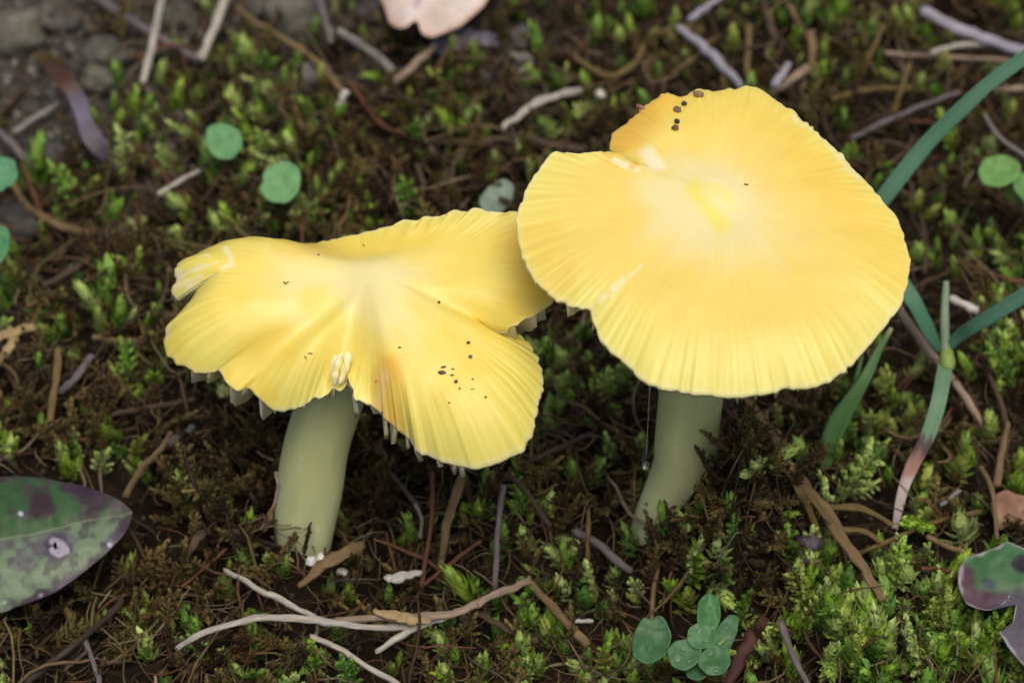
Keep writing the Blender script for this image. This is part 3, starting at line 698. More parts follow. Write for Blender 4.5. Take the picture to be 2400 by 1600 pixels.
S('needle', 'broad brown sliver lying in litter left of the shorter stem', 'needle', [(430,1320,4),(460,1265,6),(490,1240,5)], 26, 'brown', flat=.4, taper=(.6,1.1,.7))
S('fibre', 'curved rust fibre in litter right of the spotted leaf', 'fibre', [(425,1375,3),(480,1330,5),(530,1285,5)], 10, 'rust')
S('fibre', 'fine orange fibre hanging by the short pale straw', 'fibre', [(560,1330,6),(558,1390,5),(570,1440,3)], 8, 'rust')
S('root', 'dark root in litter under the spotted leaf', 'root', [(60,1600,3),(160,1520,4),(250,1450,4),(285,1400,3)], 20, 'dark')
S('root', 'dark forked root near the bottom moss under the straw', 'root', [(200,1500,4),(225,1570,4),(240,1620,3)], 16, 'mauve')
S('root', 'thin brown root beside the dark forked root', 'root', [(150,1570,3),(205,1525,4)], 11, 'brown')
S('stalk', 'dark thin stalk above the spotted leaf tip', 'stalk', [(430,1060,7),(450,1120,6),(470,1160,4)], 10, 'dark')

# --- green grass
def blade(name, pts, wpx, c0, parent=None, flat=.10, vee=.22, face=None, stops=None, wid=(1, 1)):
    n = 40
    P = np.array([at(*p) for p in pts]); X = catmull(P, n)
    r = .5*wpx*pxr(X)*np.interp(np.linspace(0, 1, n), np.linspace(0, 1, len(wid)), wid)
    V, F, uv = sweep(X, r, flat, 12, 3, .03, vee, face)
    c = srgb(*c0)[None]*np.ones((len(V), 1))
    c = c*(1+.25*(np.abs(uv[:, 0]-.5) < .08)[:, None]*.4)
    if stops:
        for t0, t1, cc in stops:
            c = lerp(c, srgb(*cc), sstep(t0, t1, uv[:, 1]+.04*vn(uv[:, 0]*4, uv[:, 1]*10, 4))[:, None])
    KEEP.append(([(p[0], p[1]) for p in pts], wpx*.5))
    return put(name, V, F, M_GRASS, parent, cols=c, uv=uv, org=None if parent else X[0])
g_ = empty('grass_plant', at(2040, 500, 20))
blade('blade', [(2040, 500, 20), (2072, 462, 23), (2170, 340, 30), (2260, 250, 36), (2330, 187, 40), (2440, 108, 45)], 38, (82, 126, 98), g_, face=(-.3, -.75, .6), wid=(1.05, 1.05, 1, .9, .85))
tag(g_, 'long green grass blade rising from behind the right cap', 'grass')
gp = empty('grass_plant', at(2300, 994, 2))
tag(gp, 'jointed green grass stem with spread blades and a withered tan tip', 'grass plant')
blade('sheath', [(2216, 850, 17), (2202, 932, 16), (2175, 1019, 13), (2136, 1096, 10), (2113, 1161, 8), (2097, 1243, 5)], 37, (94, 132, 98), gp, face=(-.2, -.7, .7), vee=.1,
      stops=[(.40, .44, (70, 50, 52)), (.47, .56, (150, 112, 96)), (.62, .72, (176, 166, 160))], wid=(.95, 1, 1, .85, .65, .35))
blade('blade', [(2224, 815, 17), (2245, 790, 19), (2283, 764, 22), (2340, 730, 25), (2430, 672, 29)], 35, (72, 114, 92), gp, face=(-.3, -.75, .6), wid=(.5, .9, 1, 1))
blade('blade', [(2200, 825, 13), (2183, 791, 12), (2149, 722, 12), (2118, 670, 13), (2080, 610, 14)], 40, (66, 114, 82), gp, face=(.2, -.75, .6), wid=(.4, .9, 1, .9))
blade('culm', [(2216, 850, 16), (2216, 814, 17), (2214, 740, 20), (2218, 660, 22)], 24, (120, 140, 112), gp, flat=.8, vee=0, wid=(1, 1, .9, .6))
blade('node', [(2221, 866, 16.6), (2221, 852, 17), (2220, 838, 17.4), (2219, 822, 17.6)], 34, (128, 150, 74), gp, flat=.8, vee=0, wid=(.8, 1.1, 1.05, .8))
g_ = empty('grass_plant', at(1950, 1080, 2))
blade('blade', [(2090, 768, 16), (2060, 820, 14), (2026, 890, 12), (1969, 982, 8), (1931, 1074, 4), (1905, 1150, 1)], 46, (64, 106, 48), g_, face=(-.3, -.7, .7), wid=(.2, .35, .6, 1, 1.0, .9), stops=[(.12, .0, (150, 150, 110))])
tag(g_, 'soft green grass blade tapering up under the right cap margin', 'grass')
g_ = empty('grass_plant', at(1950, 1080, 2))
blade('blade', [(2022, 830, 14), (2010, 880, 12), (2000, 930, 9), (1985, 985, 6)], 18, (60, 104, 44), g_, face=(-.3, -.7, .7), wid=(.2, .7, 1, .8))
tag(g_, 'narrow green grass blade beside the soft tapering blade', 'grass')

# ------------------------------------------------------------------ broad leaves
def leafmesh(outline, zf, n=140, rings=26, thick=.25, hole=None, ctr=None):
    R = resample_closed(np.array(outline, float), n)
    c = np.array(ctr if ctr else R.mean(0), float)
    f = np.linspace(0, 1, rings+1)[1:]
    P = np.vstack([c[None]] + [c+(R-c)*k for k in f])
    V = at(P[:, 0], P[:, 1], zf(P[:, 0], P[:, 1]))
    N = len(V)
    B = V + np.array([0, .3, -.95])*thick
    j = np.arange(n); jn = (j+1) % n
    fan = np.stack([np.zeros(n, int), 1+jn, 1+j], 1)
    ii = np.arange(rings-1)[:, None]*n
    q = np.stack([(1+ii+j).ravel(), (1+ii+jn).ravel(), (1+ii+n+jn).ravel(), (1+ii+n+j).ravel()], 1)
    if hole:
        hx, hy, ax, ay = hole
        qc = P[q].mean(1); k = ((qc[:, 0]-hx)/ax)**2 + ((qc[:, 1]-hy)/ay)**2 > 1
        q = q[k]
    last = 1+(rings-1)*n
    e = np.stack([last+j, last+jn, N+last+jn, N+last+j], 1)
    t = np.repeat(np.concatenate([[0], f]), [1]+[n]*rings)
    return np.vstack([V, B]), [np.vstack([fan, fan[:, ::-1]+N]), np.vstack([q, q[:, ::-1]+N, e])], np.vstack([P, P]), np.concatenate([t, t])
def zA(x, y): return x*.3826, 1000+y*.3826
def zB(x, y): return 1600+x*.3826, 1000+y*.3826
# big spotted leaf, left
out = [zA(*p) for p in [(-500,420),(-250,345),(0,305),(150,303),(280,315),(400,340),(510,362),(600,390),(680,420),(745,455),(795,500),(812,520),(800,570),(775,630),(740,680),(700,722),(640,785),(560,850),(480,915),(400,970),(330,1015),(250,1050),(170,1080),(100,1102),(0,1140),(-250,1150),(-500,1000),(-620,700)]]
rib = [zA(*p) for p in [(812,520),(700,548),(500,582),(200,660),(0,690),(-300,710),(-600,690)]]
def zleaf(px, py):
    d = seg_d(px, py, rib)
    return 9.5 + (px-150)*.004 - 1.5*((px-313)/400)**2*0 + .055*np.minimum(d, 60)**.75 - .00013*d*d + 1.2*np.sin((px+py)/95)*.3 + .25*fbm(px/40, py/40, 3, 2)
V, F, P, t = leafmesh(out, zleaf, 220, 60, .3, hole=(129, 1277, 4, 7), ctr=(120, 1250))
x, y = P[:, 0], P[:, 1]; d = seg_d(x, y, rib)
# which side of the rib
ry = np.interp(x, [p[0] for p in rib][::-1], [p[1] for p in rib][::-1])
up_side = sstep(4, -4, y-ry)
c = lerp(srgb(112, 132, 104), srgb(58, 92, 52), up_side[:, None])
bl = fbm(x/22, y/22, 51, 4)
purple = srgb(66, 48, 62)
edge = sstep(.80, .99, t + .07*bl)
c = lerp(c, purple, np.clip(edge*.85, 0, 1)[:, None])
c = lerp(c, purple, (.62*sstep(.2, .85, bl + .35*sstep(.55, .9, t)))[:, None])
c = lerp(c, srgb(96, 84, 100), (.55*sstep(.1, .5, fbm(x/55+9, y/55, 61, 3))*(1-up_side))[:, None])
for pts, r0, r1, cc, a in (([(98,1175),(105,1190),(90,1195)], 16, 34, (56,34,46), .9), ([(205,1165),(225,1180),(215,1200)], 12, 36, (52,34,48), .9), ([(150,1140),(230,1155)], 3, 18, (58,40,56), .7),
                           ([(131,1278),(140,1286)], 14, 40, (70,52,76), .95), ([(122,1268),(140,1274),(153,1287),(138,1294),(124,1288)], 5, 13, (168,164,178), .9), ([(128,1274),(130,1280)], 3, 7, (34,26,24), 1),  # last stroke paints the dark seen through the hole
                           ([(48,1203),(49,1204)], 3, 8, (190,185,205), .9), ([(255,1275),(256,1276)], 3, 7, (185,180,195), .8), ([(10,1410),(11,1411)], 3, 7, (185,180,195), .8), ([(96,1392),(97,1393)], 2, 6, (175,170,190), .7)):
    c = paint(c, x, y, pts, r0, r1, srgb(*cc), a, 4, 5)
c = lerp(c, srgb(120, 140, 104), (.5*sstep(4, 1, d))[:, None])
o = put('leaf', V, F, M_LEAF, org=at(-237, 1268, 9), cols=c)
tag(o, 'large oval green leaf mottled purple with a white ringed hole', 'leaf')
KEEP.append(([(-100, 1260), (120, 1250), (230, 1220)], 150))
# lobed leaf, right edge
out = [zB(*p) for p in [(1690,880),(1712,835),(1740,800),(1850,762),(1920,735),(1990,702),(2060,730),(2150,760),(2350,800),(2500,1000),(2450,1300),(2300,1500),(2150,1490),(2091,1460),(2035,1400),(1990,1340),(1965,1295),(1938,1260),(1975,1235),(2020,1200),(2032,1140),(2042,1078),(2020,1035),(2000,1030),(1975,1065),(1950,1090),(1905,1115),(1850,1120),(1790,1105),(1740,1080),(1705,1020),(1688,960)]]
def zlob(px, py): return 11 + 3.0*np.sin((px-2230)/140)*.6 - .00006*(py-1330)**2 + .3*fbm(px/40, py/40, 8, 2)
V, F, P, t = leafmesh(out, zlob, 200, 40, .3, ctr=zB(2180, 1060))
x, y = P[:, 0], P[:, 1]; bl = fbm(x/20, y/20, 71, 4)
c = lerp(srgb(66, 108, 66)[None], srgb(92, 118, 88), (.5+.5*fbm(x/50, y/50, 72, 2))[:, None]*.6)
c = paint(c, x, y, [zB(1720, 900), zB(1740, 1020), zB(1850, 1080), zB(1960, 1060)], 14, 34, srgb(84, 58, 72), .95, 8, 6)
c = paint(c, x, y, [zB(2060, 830), zB(2091, 850)], 10, 24, srgb(40, 30, 44), .95, 4, 7)
c = paint(c, x, y, [zB(1860, 950), zB(1890, 970)], 5, 16, srgb(56, 60, 76), .85, 4, 8)
c = paint(c, x, y, [zB(2040, 1100), zB(2060, 1250), zB(2150, 1400)], 30, 60, srgb(74, 66, 82), .92, 10, 9)
c = lerp(c, srgb(190, 180, 190), (.6*sstep(.955, .995, t+.03*bl))[:, None])
o = put('leaf', V, F, M_LEAF, org=zlob(0, 0) and at(2480, 1400, 8), cols=c)
tag(o, 'lobed green leaf with dark spots and purple rim beside the pale twig', 'leaf')
KEEP.append(([zB(1800, 950), zB(2050, 950), zB(2080, 1300)], 60))
# brown dead leaf above it
out = [zB(*p) for p in [(1888,470),(1905,425),(1950,395),(1985,385),(2040,410),(2091,420),(2250,440),(2300,560),(2200,640),(2091,605),(2010,600),(1950,628),(1925,610),(1900,545)]]
V, F, P, t = leafmesh(out, lambda px, py: 7 + .8*np.sin(px/30)+.4*fbm(px/25, py/25, 2, 2), 90, 14, .3)
x, y = P[:, 0], P[:, 1]
c = lerp(srgb(128, 94, 76), srgb(154, 122, 100), (.5+.5*fbm(x/18, y/18, 4, 3))[:, None])
o = put('dead_leaf', V, F, M_LEAF, org=V[0], cols=c); tag(o, 'brown dead leaf piece above the lobed purple leaf', 'dead leaf')
KEEP.append(([zB(1950, 500), zB(2091, 520)], 36))
# pale pink leaf, top
out = [(890,-20),(900,15),(911,50),(926,63),(942,66),(958,60),(968,50),(980,54),(988,77),(1000,84),(1016,86),(1049,74),(1080,60),(1106,38),(1135,10),(1160,-40),(1150,-120),(1040,-170),(920,-130)]
V, F, P, t = leafmesh(out, lambda px, py: 9 + 2.2*np.cos((px-968)/45)+.010*(py+40)+.4*fbm(px/40, py/40, 2, 2), 120, 20, .4)
x, y = P[:, 0], P[:, 1]
c = lerp(srgb(214, 196, 180), srgb(230, 220, 212), (.5+.5*fbm(x/40, y/40, 14, 3))[:, None])
c = paint(c, x, y, [(985, -60), (980, 0), (974, 10)], 3, 12, srgb(180, 160, 165), .8, 3, 4)
c = lerp(c, srgb(196, 150, 120), (.6*sstep(.85, 1, t))[:, None])
o = put('dead_leaf', V, F, M_LEAF, org=V[0], cols=c); tag(o, 'pale pink dead leaf with a lobed edge on dark soil', 'dead leaf')
KEEP.append(([(950, 10), (1080, 10)], 60))
# narrow red and mauve leaf, top left
V_, F_, uv_ = sweep(line3([(108,150,5),(150,190,6),(180,230,6),(207,306,5),(232,345,4),(252,372,2)], 40, 4), .5*46*.07*np.interp(np.linspace(0, 1, 40), [0, .15, .5, .8, 1], [.5, 1, .9, 1, .5]), .15, 12, 5, .12, .3)
c = lerp(srgb(74, 48, 37), srgb(88, 80, 90), sstep(.3, .45, uv_[:, 1]+.1*vn(uv_[:, 0]*4, uv_[:, 1]*8, 3))[:, None])
c = lerp(c, srgb(132, 126, 146), (.5*np.exp(-((uv_[:, 1]-.5)/.1)**2))[:, None])  # highlight halfway along the leaf, painted into the colour
o = put('dead_leaf', V_, F_, M_LEAF, org=V_[0], cols=c); tag(o, 'narrow curled dead leaf, rust at one end and mauve at the other', 'dead leaf')
KEEP.append(([(108, 150), (180, 230), (207, 306), (250, 370)], 24))

def round_leaf(cx, cy, rx, ry, z, c0, parent, ang=0, seed=1, notch=None, cup=.9, vein=.2):
    a = np.linspace(0, 2*np.pi, 40, endpoint=False)
    k = 1 + .06*np.cos(2*a+seed) + .035*np.cos(3*a+seed*2) + .02*np.cos(7*a+seed*3)
    if notch is not None: k = k*(1 - .22*np.exp(-(np.angle(np.exp(1j*(a-notch)))/.22)**2))
    ox, oy = rx*k*np.cos(a), ry*k*np.sin(a)
    ca, sa = math.cos(ang), math.sin(ang)
    out = np.stack([cx+ox*ca-oy*sa, cy+ox*sa+oy*ca], 1)
    tf = lambda px, py: z + cup*(((px-cx)/rx)**2+((py-cy)/ry)**2)*.5 + .010*(px-cx)*math.sin(seed) + .01*(cy-py) + .35*fbm(px/26+seed, py/26, seed, 2)
    V, F, P, t = leafmesh(out, tf, 60, 10, .3)
    x, y = P[:, 0], P[:, 1]
    c = srgb(*c0)[None]*(1 + .10*fbm(x/16, y/16, seed, 3))[:, None]
    c = lerp(c, srgb(*c0)*1.25, (vein*sstep(4, 1, np.abs((x-cx)*ca+(y-cy)*sa)))[:, None])
    return put('leaf', V, F, M_LEAF, parent, cols=np.clip(c, 0, 1))
def stalk_px(parent, a, b, wpx, c0):
    A = at(*a); B = at(*b); X = catmull(np.array([A, (A+B)/2+np.array([.4, 0, .3]), B]), 12)
    V, F, uv = sweep(X, .5*wpx*pxr(X), 1, 8, 2, .05)
    put('stalk', V, F, M_LEAF, parent, cols=np.tile(srgb(*c0), (len(V), 1)))
def seedling(label, leaves, stalks, root, group=None):
    e = empty('seedling', on(*root))
    tag(e, label, 'seedling', group)
    for l in leaves: round_leaf(*l[:6], e, *l[6:])
    for s in stalks: stalk_px(e, *s)
    for l in leaves: KEEP.append(([(l[0], l[1]-3), (l[0], l[1]+3)], max(l[2], l[3])*.9))
BG = (110, 160, 104)
g1 = on(690, 470)[2]
seedling('seedling with one round blue green leaf nibbled at its edge above the left cap', [(657, 427, 48, 49, 13, BG, .3, 2, 2.9)], [((664, 430, 12.8), (690, 500, 0), 11, (120, 150, 80))], (690, 500))
seedling('seedling with a blue green leaf half hidden by moss shoots', [(524, 330, 46, 40, 12, (100, 150, 96), .2, 4)], [((530, 335, 11.6), (550, 400, 0), 11, (120, 150, 80))], (550, 400))
seedling('seedling with a notched teal leaf at the bent tan root', [(2, 408, 36, 44, 11, (92, 146, 106), .9, 6, 0.2)], [((0, 412, 10.6), (-20, 470, 0), 11, (110, 140, 90))], (-20, 470))
seedling('seedling with a smooth teal leaf below the bent tan root', [(-8, 575, 30, 46, 11, (84, 140, 94), .2, 8)], [((-8, 580, 10.6), (-15, 640, 0), 11, (110, 140, 90))], (-15, 640))
seedling('seedling with paired oval yellow green leaves beyond the long grass blade', [(2342, 400, 53, 35, 13, (108, 152, 82), -.08, 3), (2415, 440, 42, 34, 12, (98, 144, 78), .5, 5), (2376, 455, 22, 16, 8, (104, 138, 54), .5, 6)],
         [((2380, 412, 12.6), (2388, 500, 0), 11, (150, 168, 100)), ((2400, 436, 11.6), (2388, 500, 0), 10, (150, 168, 100))], (2388, 500))
seedling('pale grey green seedling leaf behind the cap overlap', [(1165, 462, 34, 44, 8, (124, 142, 122), .7, 9)], [((1165, 468, 7.6), (1172, 500, 0), 12, (140, 160, 120))], (1172, 500))
WG = (70, 120, 70)
seedling('wet seedling with one big round leaf and a cluster of small lobed leaves', [(1527, 1497, 47, 56, 13, (64, 104, 66), .25, 3, 4.4), (1661, 1440, 29, 50, 12, WG, .12, 4), (1702, 1485, 23, 50, 11, (74, 114, 76), .45, 5), (1645, 1490, 34, 32, 14, (80, 122, 80), 0, 6),
          (1604, 1532, 38, 38, 13.3, (78, 118, 78), 0, 7), (1676, 1546, 38, 36, 13.6, (72, 114, 72), 0, 8), (1636, 1562, 32, 30, 12, (66, 106, 66), 0, 9)],
         [((1540, 1510, 12.4), (1640, 1600, 2), 12, (110, 150, 80)), ((1650, 1520, 12.4), (1640, 1600, 2), 12, (110, 150, 80)), ((1661, 1450, 11.4), (1668, 1516, 11), 10, (120, 156, 90)), ((1700, 1495, 10.6), (1668, 1520, 11), 9, (120, 156, 90))], (1640, 1600))

# ------------------------------------------------------------------ stones, lumps, crumbs, water
def pebble(name, px, py, rad, c0, dz, sq=(1, 1, .7), seed=1, z=None, mat=None, amp=.25, org=None):
    n, m = 14, 22
    u = np.linspace(0, np.pi, n); v = np.linspace(0, 2*np.pi, m, endpoint=False)
    U_, W_ = np.meshgrid(u, v, indexing='ij')
    D = np.stack([np.sin(U_)*np.cos(W_), np.sin(U_)*np.sin(W_), np.cos(U_)], -1)
    k = 1 + amp*(vn(D[..., 0]*1.7+seed*3, D[..., 1]*1.7+D[..., 2]*2.1, seed) + .5*vn(D[..., 0]*4+D[..., 2]*3, D[..., 1]*4+seed, seed+1))
    c = at(px, py, z) if z is not None else on(px, py, dz)
    V = c + (D*k[..., None]*np.array(sq)*rad).reshape(-1, 3)
    j = np.arange(m); jn = (j+1) % m; ii = np.arange(n-1)[:, None]*m
    Q = np.stack([(ii+j).ravel(), (ii+m+j).ravel(), (ii+m+jn).ravel(), (ii+jn).ravel()], 1)
    cc = (.72 if name == 'stone' else 1)*srgb(*c0)[None]*(1 + .3*fbm(V[:, 0]/rad*1.5, V[:, 1]/rad*1.5+V[:, 2]/rad, seed, 3))[:, None]
    o = put(name, V, Q, mat or M_STONE, org=c, cols=np.clip(cc, 0, 1))
    return o
for k, (px, py, r, c0, lab) in enumerate([
    (20, 90, 6.5, (112, 110, 98), 'big rounded grey stone in bare soil left of the mauve twig'),
    (135, 40, 4.5, (96, 94, 88), 'dull grey stone under the far end of the mauve twig'),
    (250, 130, 4.5, (100, 100, 90), 'flat grey stone between the rust leaf and the pale straw'),
    (235, 190, 3.6, (104, 104, 92), 'grey stone touching the mid rib of the rust and mauve leaf'),
    (415, 40, 3.6, (92, 92, 84), 'grey stone between two pale straws'),
    (690, 30, 5.5, (110, 108, 98), 'large grey stone above the brown split twig'),
    (600, 10, 3.5, (98, 96, 88), 'small grey stone at the brown split twig tip'),
    (735, 175, 3.0, (128, 126, 120), 'light grey pebble beside the bend of the brown split twig'),
    (120, 370, 4.0, (84, 82, 82), 'dark grey stone below the faint grey straw'),
    (30, 520, 4.5, (86, 84, 80), 'dark grey stone between the two teal seedlings'),
    (1090, 95, 3.2, (104, 100, 110), 'lilac grey stone right of the pale pink leaf'),
    (1225, 85, 2.6, (120, 118, 116), 'small light stone on dark soil right of the pale pink leaf'),
    (1215, 150, 2.8, (132, 128, 120), 'pale stone behind the curved pale straw'),
    (1150, 185, 2.4, (112, 106, 100), 'little grey brown stone behind the curved pale straw'),
    (870, 30, 3.0, (90, 84, 88), 'dark mauve stone beside the pale pink leaf')]):
    o = pebble('stone', px, py, r, c0, r*.15, (1, .9, .7), 11+k); tag(o, lab, 'stone', 'grey stones in bare soil')
    KEEP.append(([(px-2, py), (px+2, py)], r*9))
o = pebble('debris_lump', 1045, 112, 2.6, (112, 110, 132), 1.5, (1.2, 1, .8), 5, mat=M_CRUMB); tag(o, 'bluish lump of debris at the end of the tan twig', 'debris')
o = pebble('debris_lump', 1135, 96, 2.0, (110, 108, 128), 1.5, (1.3, 1, .7), 6, mat=M_CRUMB); tag(o, 'bluish lump of debris beside the pale pink leaf edge', 'debris')
o = pebble('soil_lump', 1886, 1292, 2.4, (84, 74, 84), 2.0, (.85, 1, 1.2), 8, mat=M_CRUMB, amp=.4); tag(o, 'dark purplish crumbly lump in moss beside the dry grass sheaf', 'soil lump')
for px, py, r in ((729, 1315, .85), (754, 1308, .95)):
    o = pebble('seed', px, py, r, (205, 205, 200), 3.5, (1, 1, .9), 3, mat=M_CRUMB, amp=.12); tag(o, 'one of two small white grains at the shorter stem base', 'grain', 'white grains at the stem base')
o = pebble('seed', 801, 1340, .7, (200, 200, 196), 3.0, (1.2, 1, .8), 4, mat=M_CRUMB, amp=.2); tag(o, 'white speck beside the tan bark chip', 'grain')
o = pebble('seed', 1407, 222, 1.0, (205, 196, 190), 3.0, (1, 1, .9), 6, mat=M_CRUMB, amp=.2); tag(o, 'round white grain behind the right cap notch', 'grain')

# crumbs that lie on the caps: the point of the cap surface under a pixel
def on_cap(cp, px, py):
    G = cp['G'].reshape(-1, 3); x, y = proj(G)
    i = np.argmin((x-px)**2+(y-py)**2 + 0*G[:, 2]); return G[i]
def crumb(cp, px, py, lpx, wpx, ang, c0, lab, seed, group=None):
    P = on_cap(cp, px, py); k = np.linalg.norm(P-CAM)/FPX
    n, m = 9, 12
    u = np.linspace(0, np.pi, n); v = np.linspace(0, 2*np.pi, m, endpoint=False)
    U_, W_ = np.meshgrid(u, v, indexing='ij')
    D = np.stack([np.cos(U_), np.sin(U_)*np.cos(W_), np.sin(U_)*np.sin(W_)], -1)
    kk = 1 + .22*vn(D[..., 0]*2.5+seed, D[..., 1]*2+D[..., 2]*3, seed)
    L, W = lpx*k*.5, wpx*k*.5
    L2 = D*kk[..., None]*np.array([L, W, W*.8])
    ca, sa = math.cos(ang), math.sin(ang)
    e1 = np.array([ca, -sa*.95, 0]); e2 = np.array([sa, ca, 0]); e3 = np.array([0, 0, 1.])
    V = P + np.array([0, 0, W*.45]) + (L2[..., :1]*e1 + L2[..., 1:2]*e2 + L2[..., 2:]*e3).reshape(-1, 3)
    j = np.arange(m); jn = (j+1) % m; ii = np.arange(n-1)[:, None]*m
    Q = np.stack([(ii+j).ravel(), (ii+m+j).ravel(), (ii+m+jn).ravel(), (ii+jn).ravel()], 1)
    cc = srgb(*c0)[None]*(1+.5*vn(V[:, 0]*4/max(L, .2), V[:, 1]*4/max(L, .2), seed))[:, None]
    tag(put('soil_crumb', V, Q, M_CRUMB, org=P, cols=np.clip(cc, 0, 1)), lab, 'soil crumb', group)
crumb(capR, 1588, 258, 20, 17, .8, (120, 98, 76), 'brown half of the jointed dropping near the upper rim of the right cap', 1)
crumb(capR, 1601, 245, 14, 13, .8, (52, 50, 58), 'dark half of the jointed dropping near the upper rim of the right cap', 2)
crumb(capR, 1583, 302, 17, 16, 1.3, (110, 82, 56), 'brown lower half of the dropping above the white spot of the right cap', 3)
crumb(capR, 1586, 288, 15, 13, 1.3, (44, 42, 50), 'dark upper half of the dropping above the white spot of the right cap', 4)
crumb(capR, 1638, 222, 26, 18, .5, (140, 112, 84), 'tan dropping on the very rim of the right cap', 5)
crumb(capR, 1500, 250, 30, 11, .7, (150, 106, 84), 'pinkish debris stuck on the orange rim of the right cap', 6)
crumb(capR, 1747, 434, 11, 4, .2, (60, 56, 40), 'tiny dark splinter right of the right cap centre', 7)
for k, (px, py, l, w, a, c0, lab) in enumerate([
    (1096, 803, 9, 8, .3, (96, 72, 60), 'round crumb above its twin on the front lobe of the left cap'),
    (1100, 836, 10, 9, .3, (110, 104, 112), 'grey round crumb below its twin on the front lobe of the left cap'),
    (1036, 874, 19, 10, 0, (88, 82, 88), 'largest dark crumb of the cluster on the left cap'),
    (1040, 862, 13, 6, -.2, (120, 90, 70), 'thin brown crumb just above the largest dark crumb'),
    (1059, 877, 9, 5, 0, (110, 80, 56), 'small brown crumb right of the largest dark crumb'),
    (1061, 863, 8, 4, 0, (116, 86, 60), 'tiny brown crumb upper right of the largest dark crumb'),
    (1068, 893, 9, 9, .9, (84, 70, 66), 'dark square crumb below the largest dark crumb'),
    (1077, 911, 5, 5, 1.2, (80, 66, 30), 'speck under the dark square crumb'),
    (1108, 891, 5, 5, 0, (130, 100, 60), 'speck right of the dark square crumb'),
    (1108, 911, 12, 3, -.3, (170, 130, 96), 'thin tan sliver right of the dark square crumb'),
    (936, 814, 8, 4, .3, (90, 66, 40), 'brown dash on the left cap right of the tear'),
    (1031, 709, 7, 7, 0, (26, 24, 18), 'round black dot on the upper right lobe of the left cap'),
    (1136, 928, 6, 6, 0, (104, 86, 30), 'olive dot low on the front lobe of the left cap'),
    (1052, 944, 5, 5, 0, (140, 110, 40), 'faint ochre dot low on the front lobe of the left cap'),
    (895, 966, 11, 7, -.6, (96, 88, 100), 'grey crumb at the orange torn edge of the left cap'),
    (885, 893, 12, 5, -.7, (190, 130, 96), 'pinkish flake on the orange patch of the left cap'),
    (669, 664, 13, 4, .9, (110, 90, 40), 'bent olive splinter on the left lobe of the left cap'),
    (672, 662, 8, 4, -.6, (120, 96, 44), 'small splinter crossing the bent olive one'),
    (716, 838, 16, 3, 1.1, (140, 84, 50), 'fine rust hair on the front of the left lobe'),
    (727, 830, 14, 3, 0, (130, 80, 50), 'fine rust hair bent from the other one'),
    (747, 598, 6, 6, 0, (150, 126, 70), 'faint speck behind the left cap centre'),
    (851, 576, 7, 3, .5, (110, 84, 40), 'brown speck near the back rim of the left cap')]):
    crumb(capL, px, py, l, w, a, c0, lab, 20+k)
# dew drop on a silk thread
tip = at(1523, 912, H-6.5); P0 = at(1524, 1090, 41)
P0 = tip + np.array([0.05, .2, -1])*((tip[2]-P0[2]))
qx, qy = proj(P0[None]); lo, hi = 1.0, 40.0
for _ in range(30):
    m_ = (lo+hi)/2; q = proj((tip+np.array([0, 0, -m_]))[None]); lo, hi = (m_, hi) if q[1][0] < 1090 else (lo, m_)
P0 = tip + np.array([0, 0, -lo])
X = np.stack([np.linspace(tip[k]+(0, 0, 1.0)[k], P0[k], 8) for k in range(3)], 1)
V, F, uv = sweep(X, np.full(8, .022), 1, 6, 1, 0, face=(0, 1, 0))
tag(put('silk_thread', V, F, M_TWIG, org=tip, cols=np.tile([.6, .6, .58], (len(V), 1)), uv=uv), 'fine silk thread hanging from the right cap rim beside the stem', 'thread')
n, m = 20, 24
u = np.linspace(0, np.pi, n); v = np.linspace(0, 2*np.pi, m, endpoint=False)
U_, W_ = np.meshgrid(u, v, indexing='ij'); rr_ = .55*np.sin(U_)*(1-.25*np.clip(np.cos(U_), 0, 1)**2)
V = P0 + np.stack([rr_*np.cos(W_), rr_*np.sin(W_), .55*np.cos(U_)*1.12+.12*np.clip(np.cos(U_), 0, 1)**6], -1).reshape(-1, 3)
j = np.arange(m); jn = (j+1) % m; ii = np.arange(n-1)[:, None]*m
Q = np.stack([(ii+j).ravel(), (ii+m+j).ravel(), (ii+m+jn).ravel(), (ii+jn).ravel()], 1)
tag(put('water_drop', V, Q, M_WATER, org=P0, cols=np.ones((len(V), 3))), 'clear water drop at the end of the silk thread', 'water drop')

# ------------------------------------------------------------------ moss and litter
def leaves_to_mesh(B, D, N, L, W, tipv, fold=.22, curl_=.15):
    """B base, D direction, N face normal (k,3); five-point folded leaves"""
    Sd = np.cross(D, N); Sd /= np.linalg.norm(Sd, axis=1)[:, None]+1e-9
    L = L[:, None]; W = W[:, None]
    mid = B + D*L*.45 - N*W*fold
    l = B + D*L*.42 + Sd*W*.5; r = B + D*L*.42 - Sd*W*.5
    tip = B + D*L + N*L*curl_
    k = len(B)
    V = np.stack([B, l, r, tip, mid], 1).reshape(-1, 3)
    o = np.arange(k)[:, None]*5
    T = np.concatenate([o+np.array([0, 4, 1]), o+np.array([0, 2, 4]), o+np.array([1, 4, 3]), o+np.array([4, 2, 3])])
    tipv = tipv + np.sin(np.arange(k)*12.9898)*.16
    t = np.stack([tipv-.25, tipv, tipv, tipv+.22, tipv-.06], 1).ravel()
    return V, T, t
def tube3(X, r, ns=4):
    V, F, uv = sweep(X, r, 1, ns, 1, 0, face=(.3, .2, .9) if abs((X[-1]-X[0])[2]) < .8*np.linalg.norm(X[-1]-X[0]) else (0, 1, 0))
    Q = F[0]; return V, np.vstack([Q[:, [0, 1, 2]], Q[:, [0, 2, 3]]]), uv[:, 1]
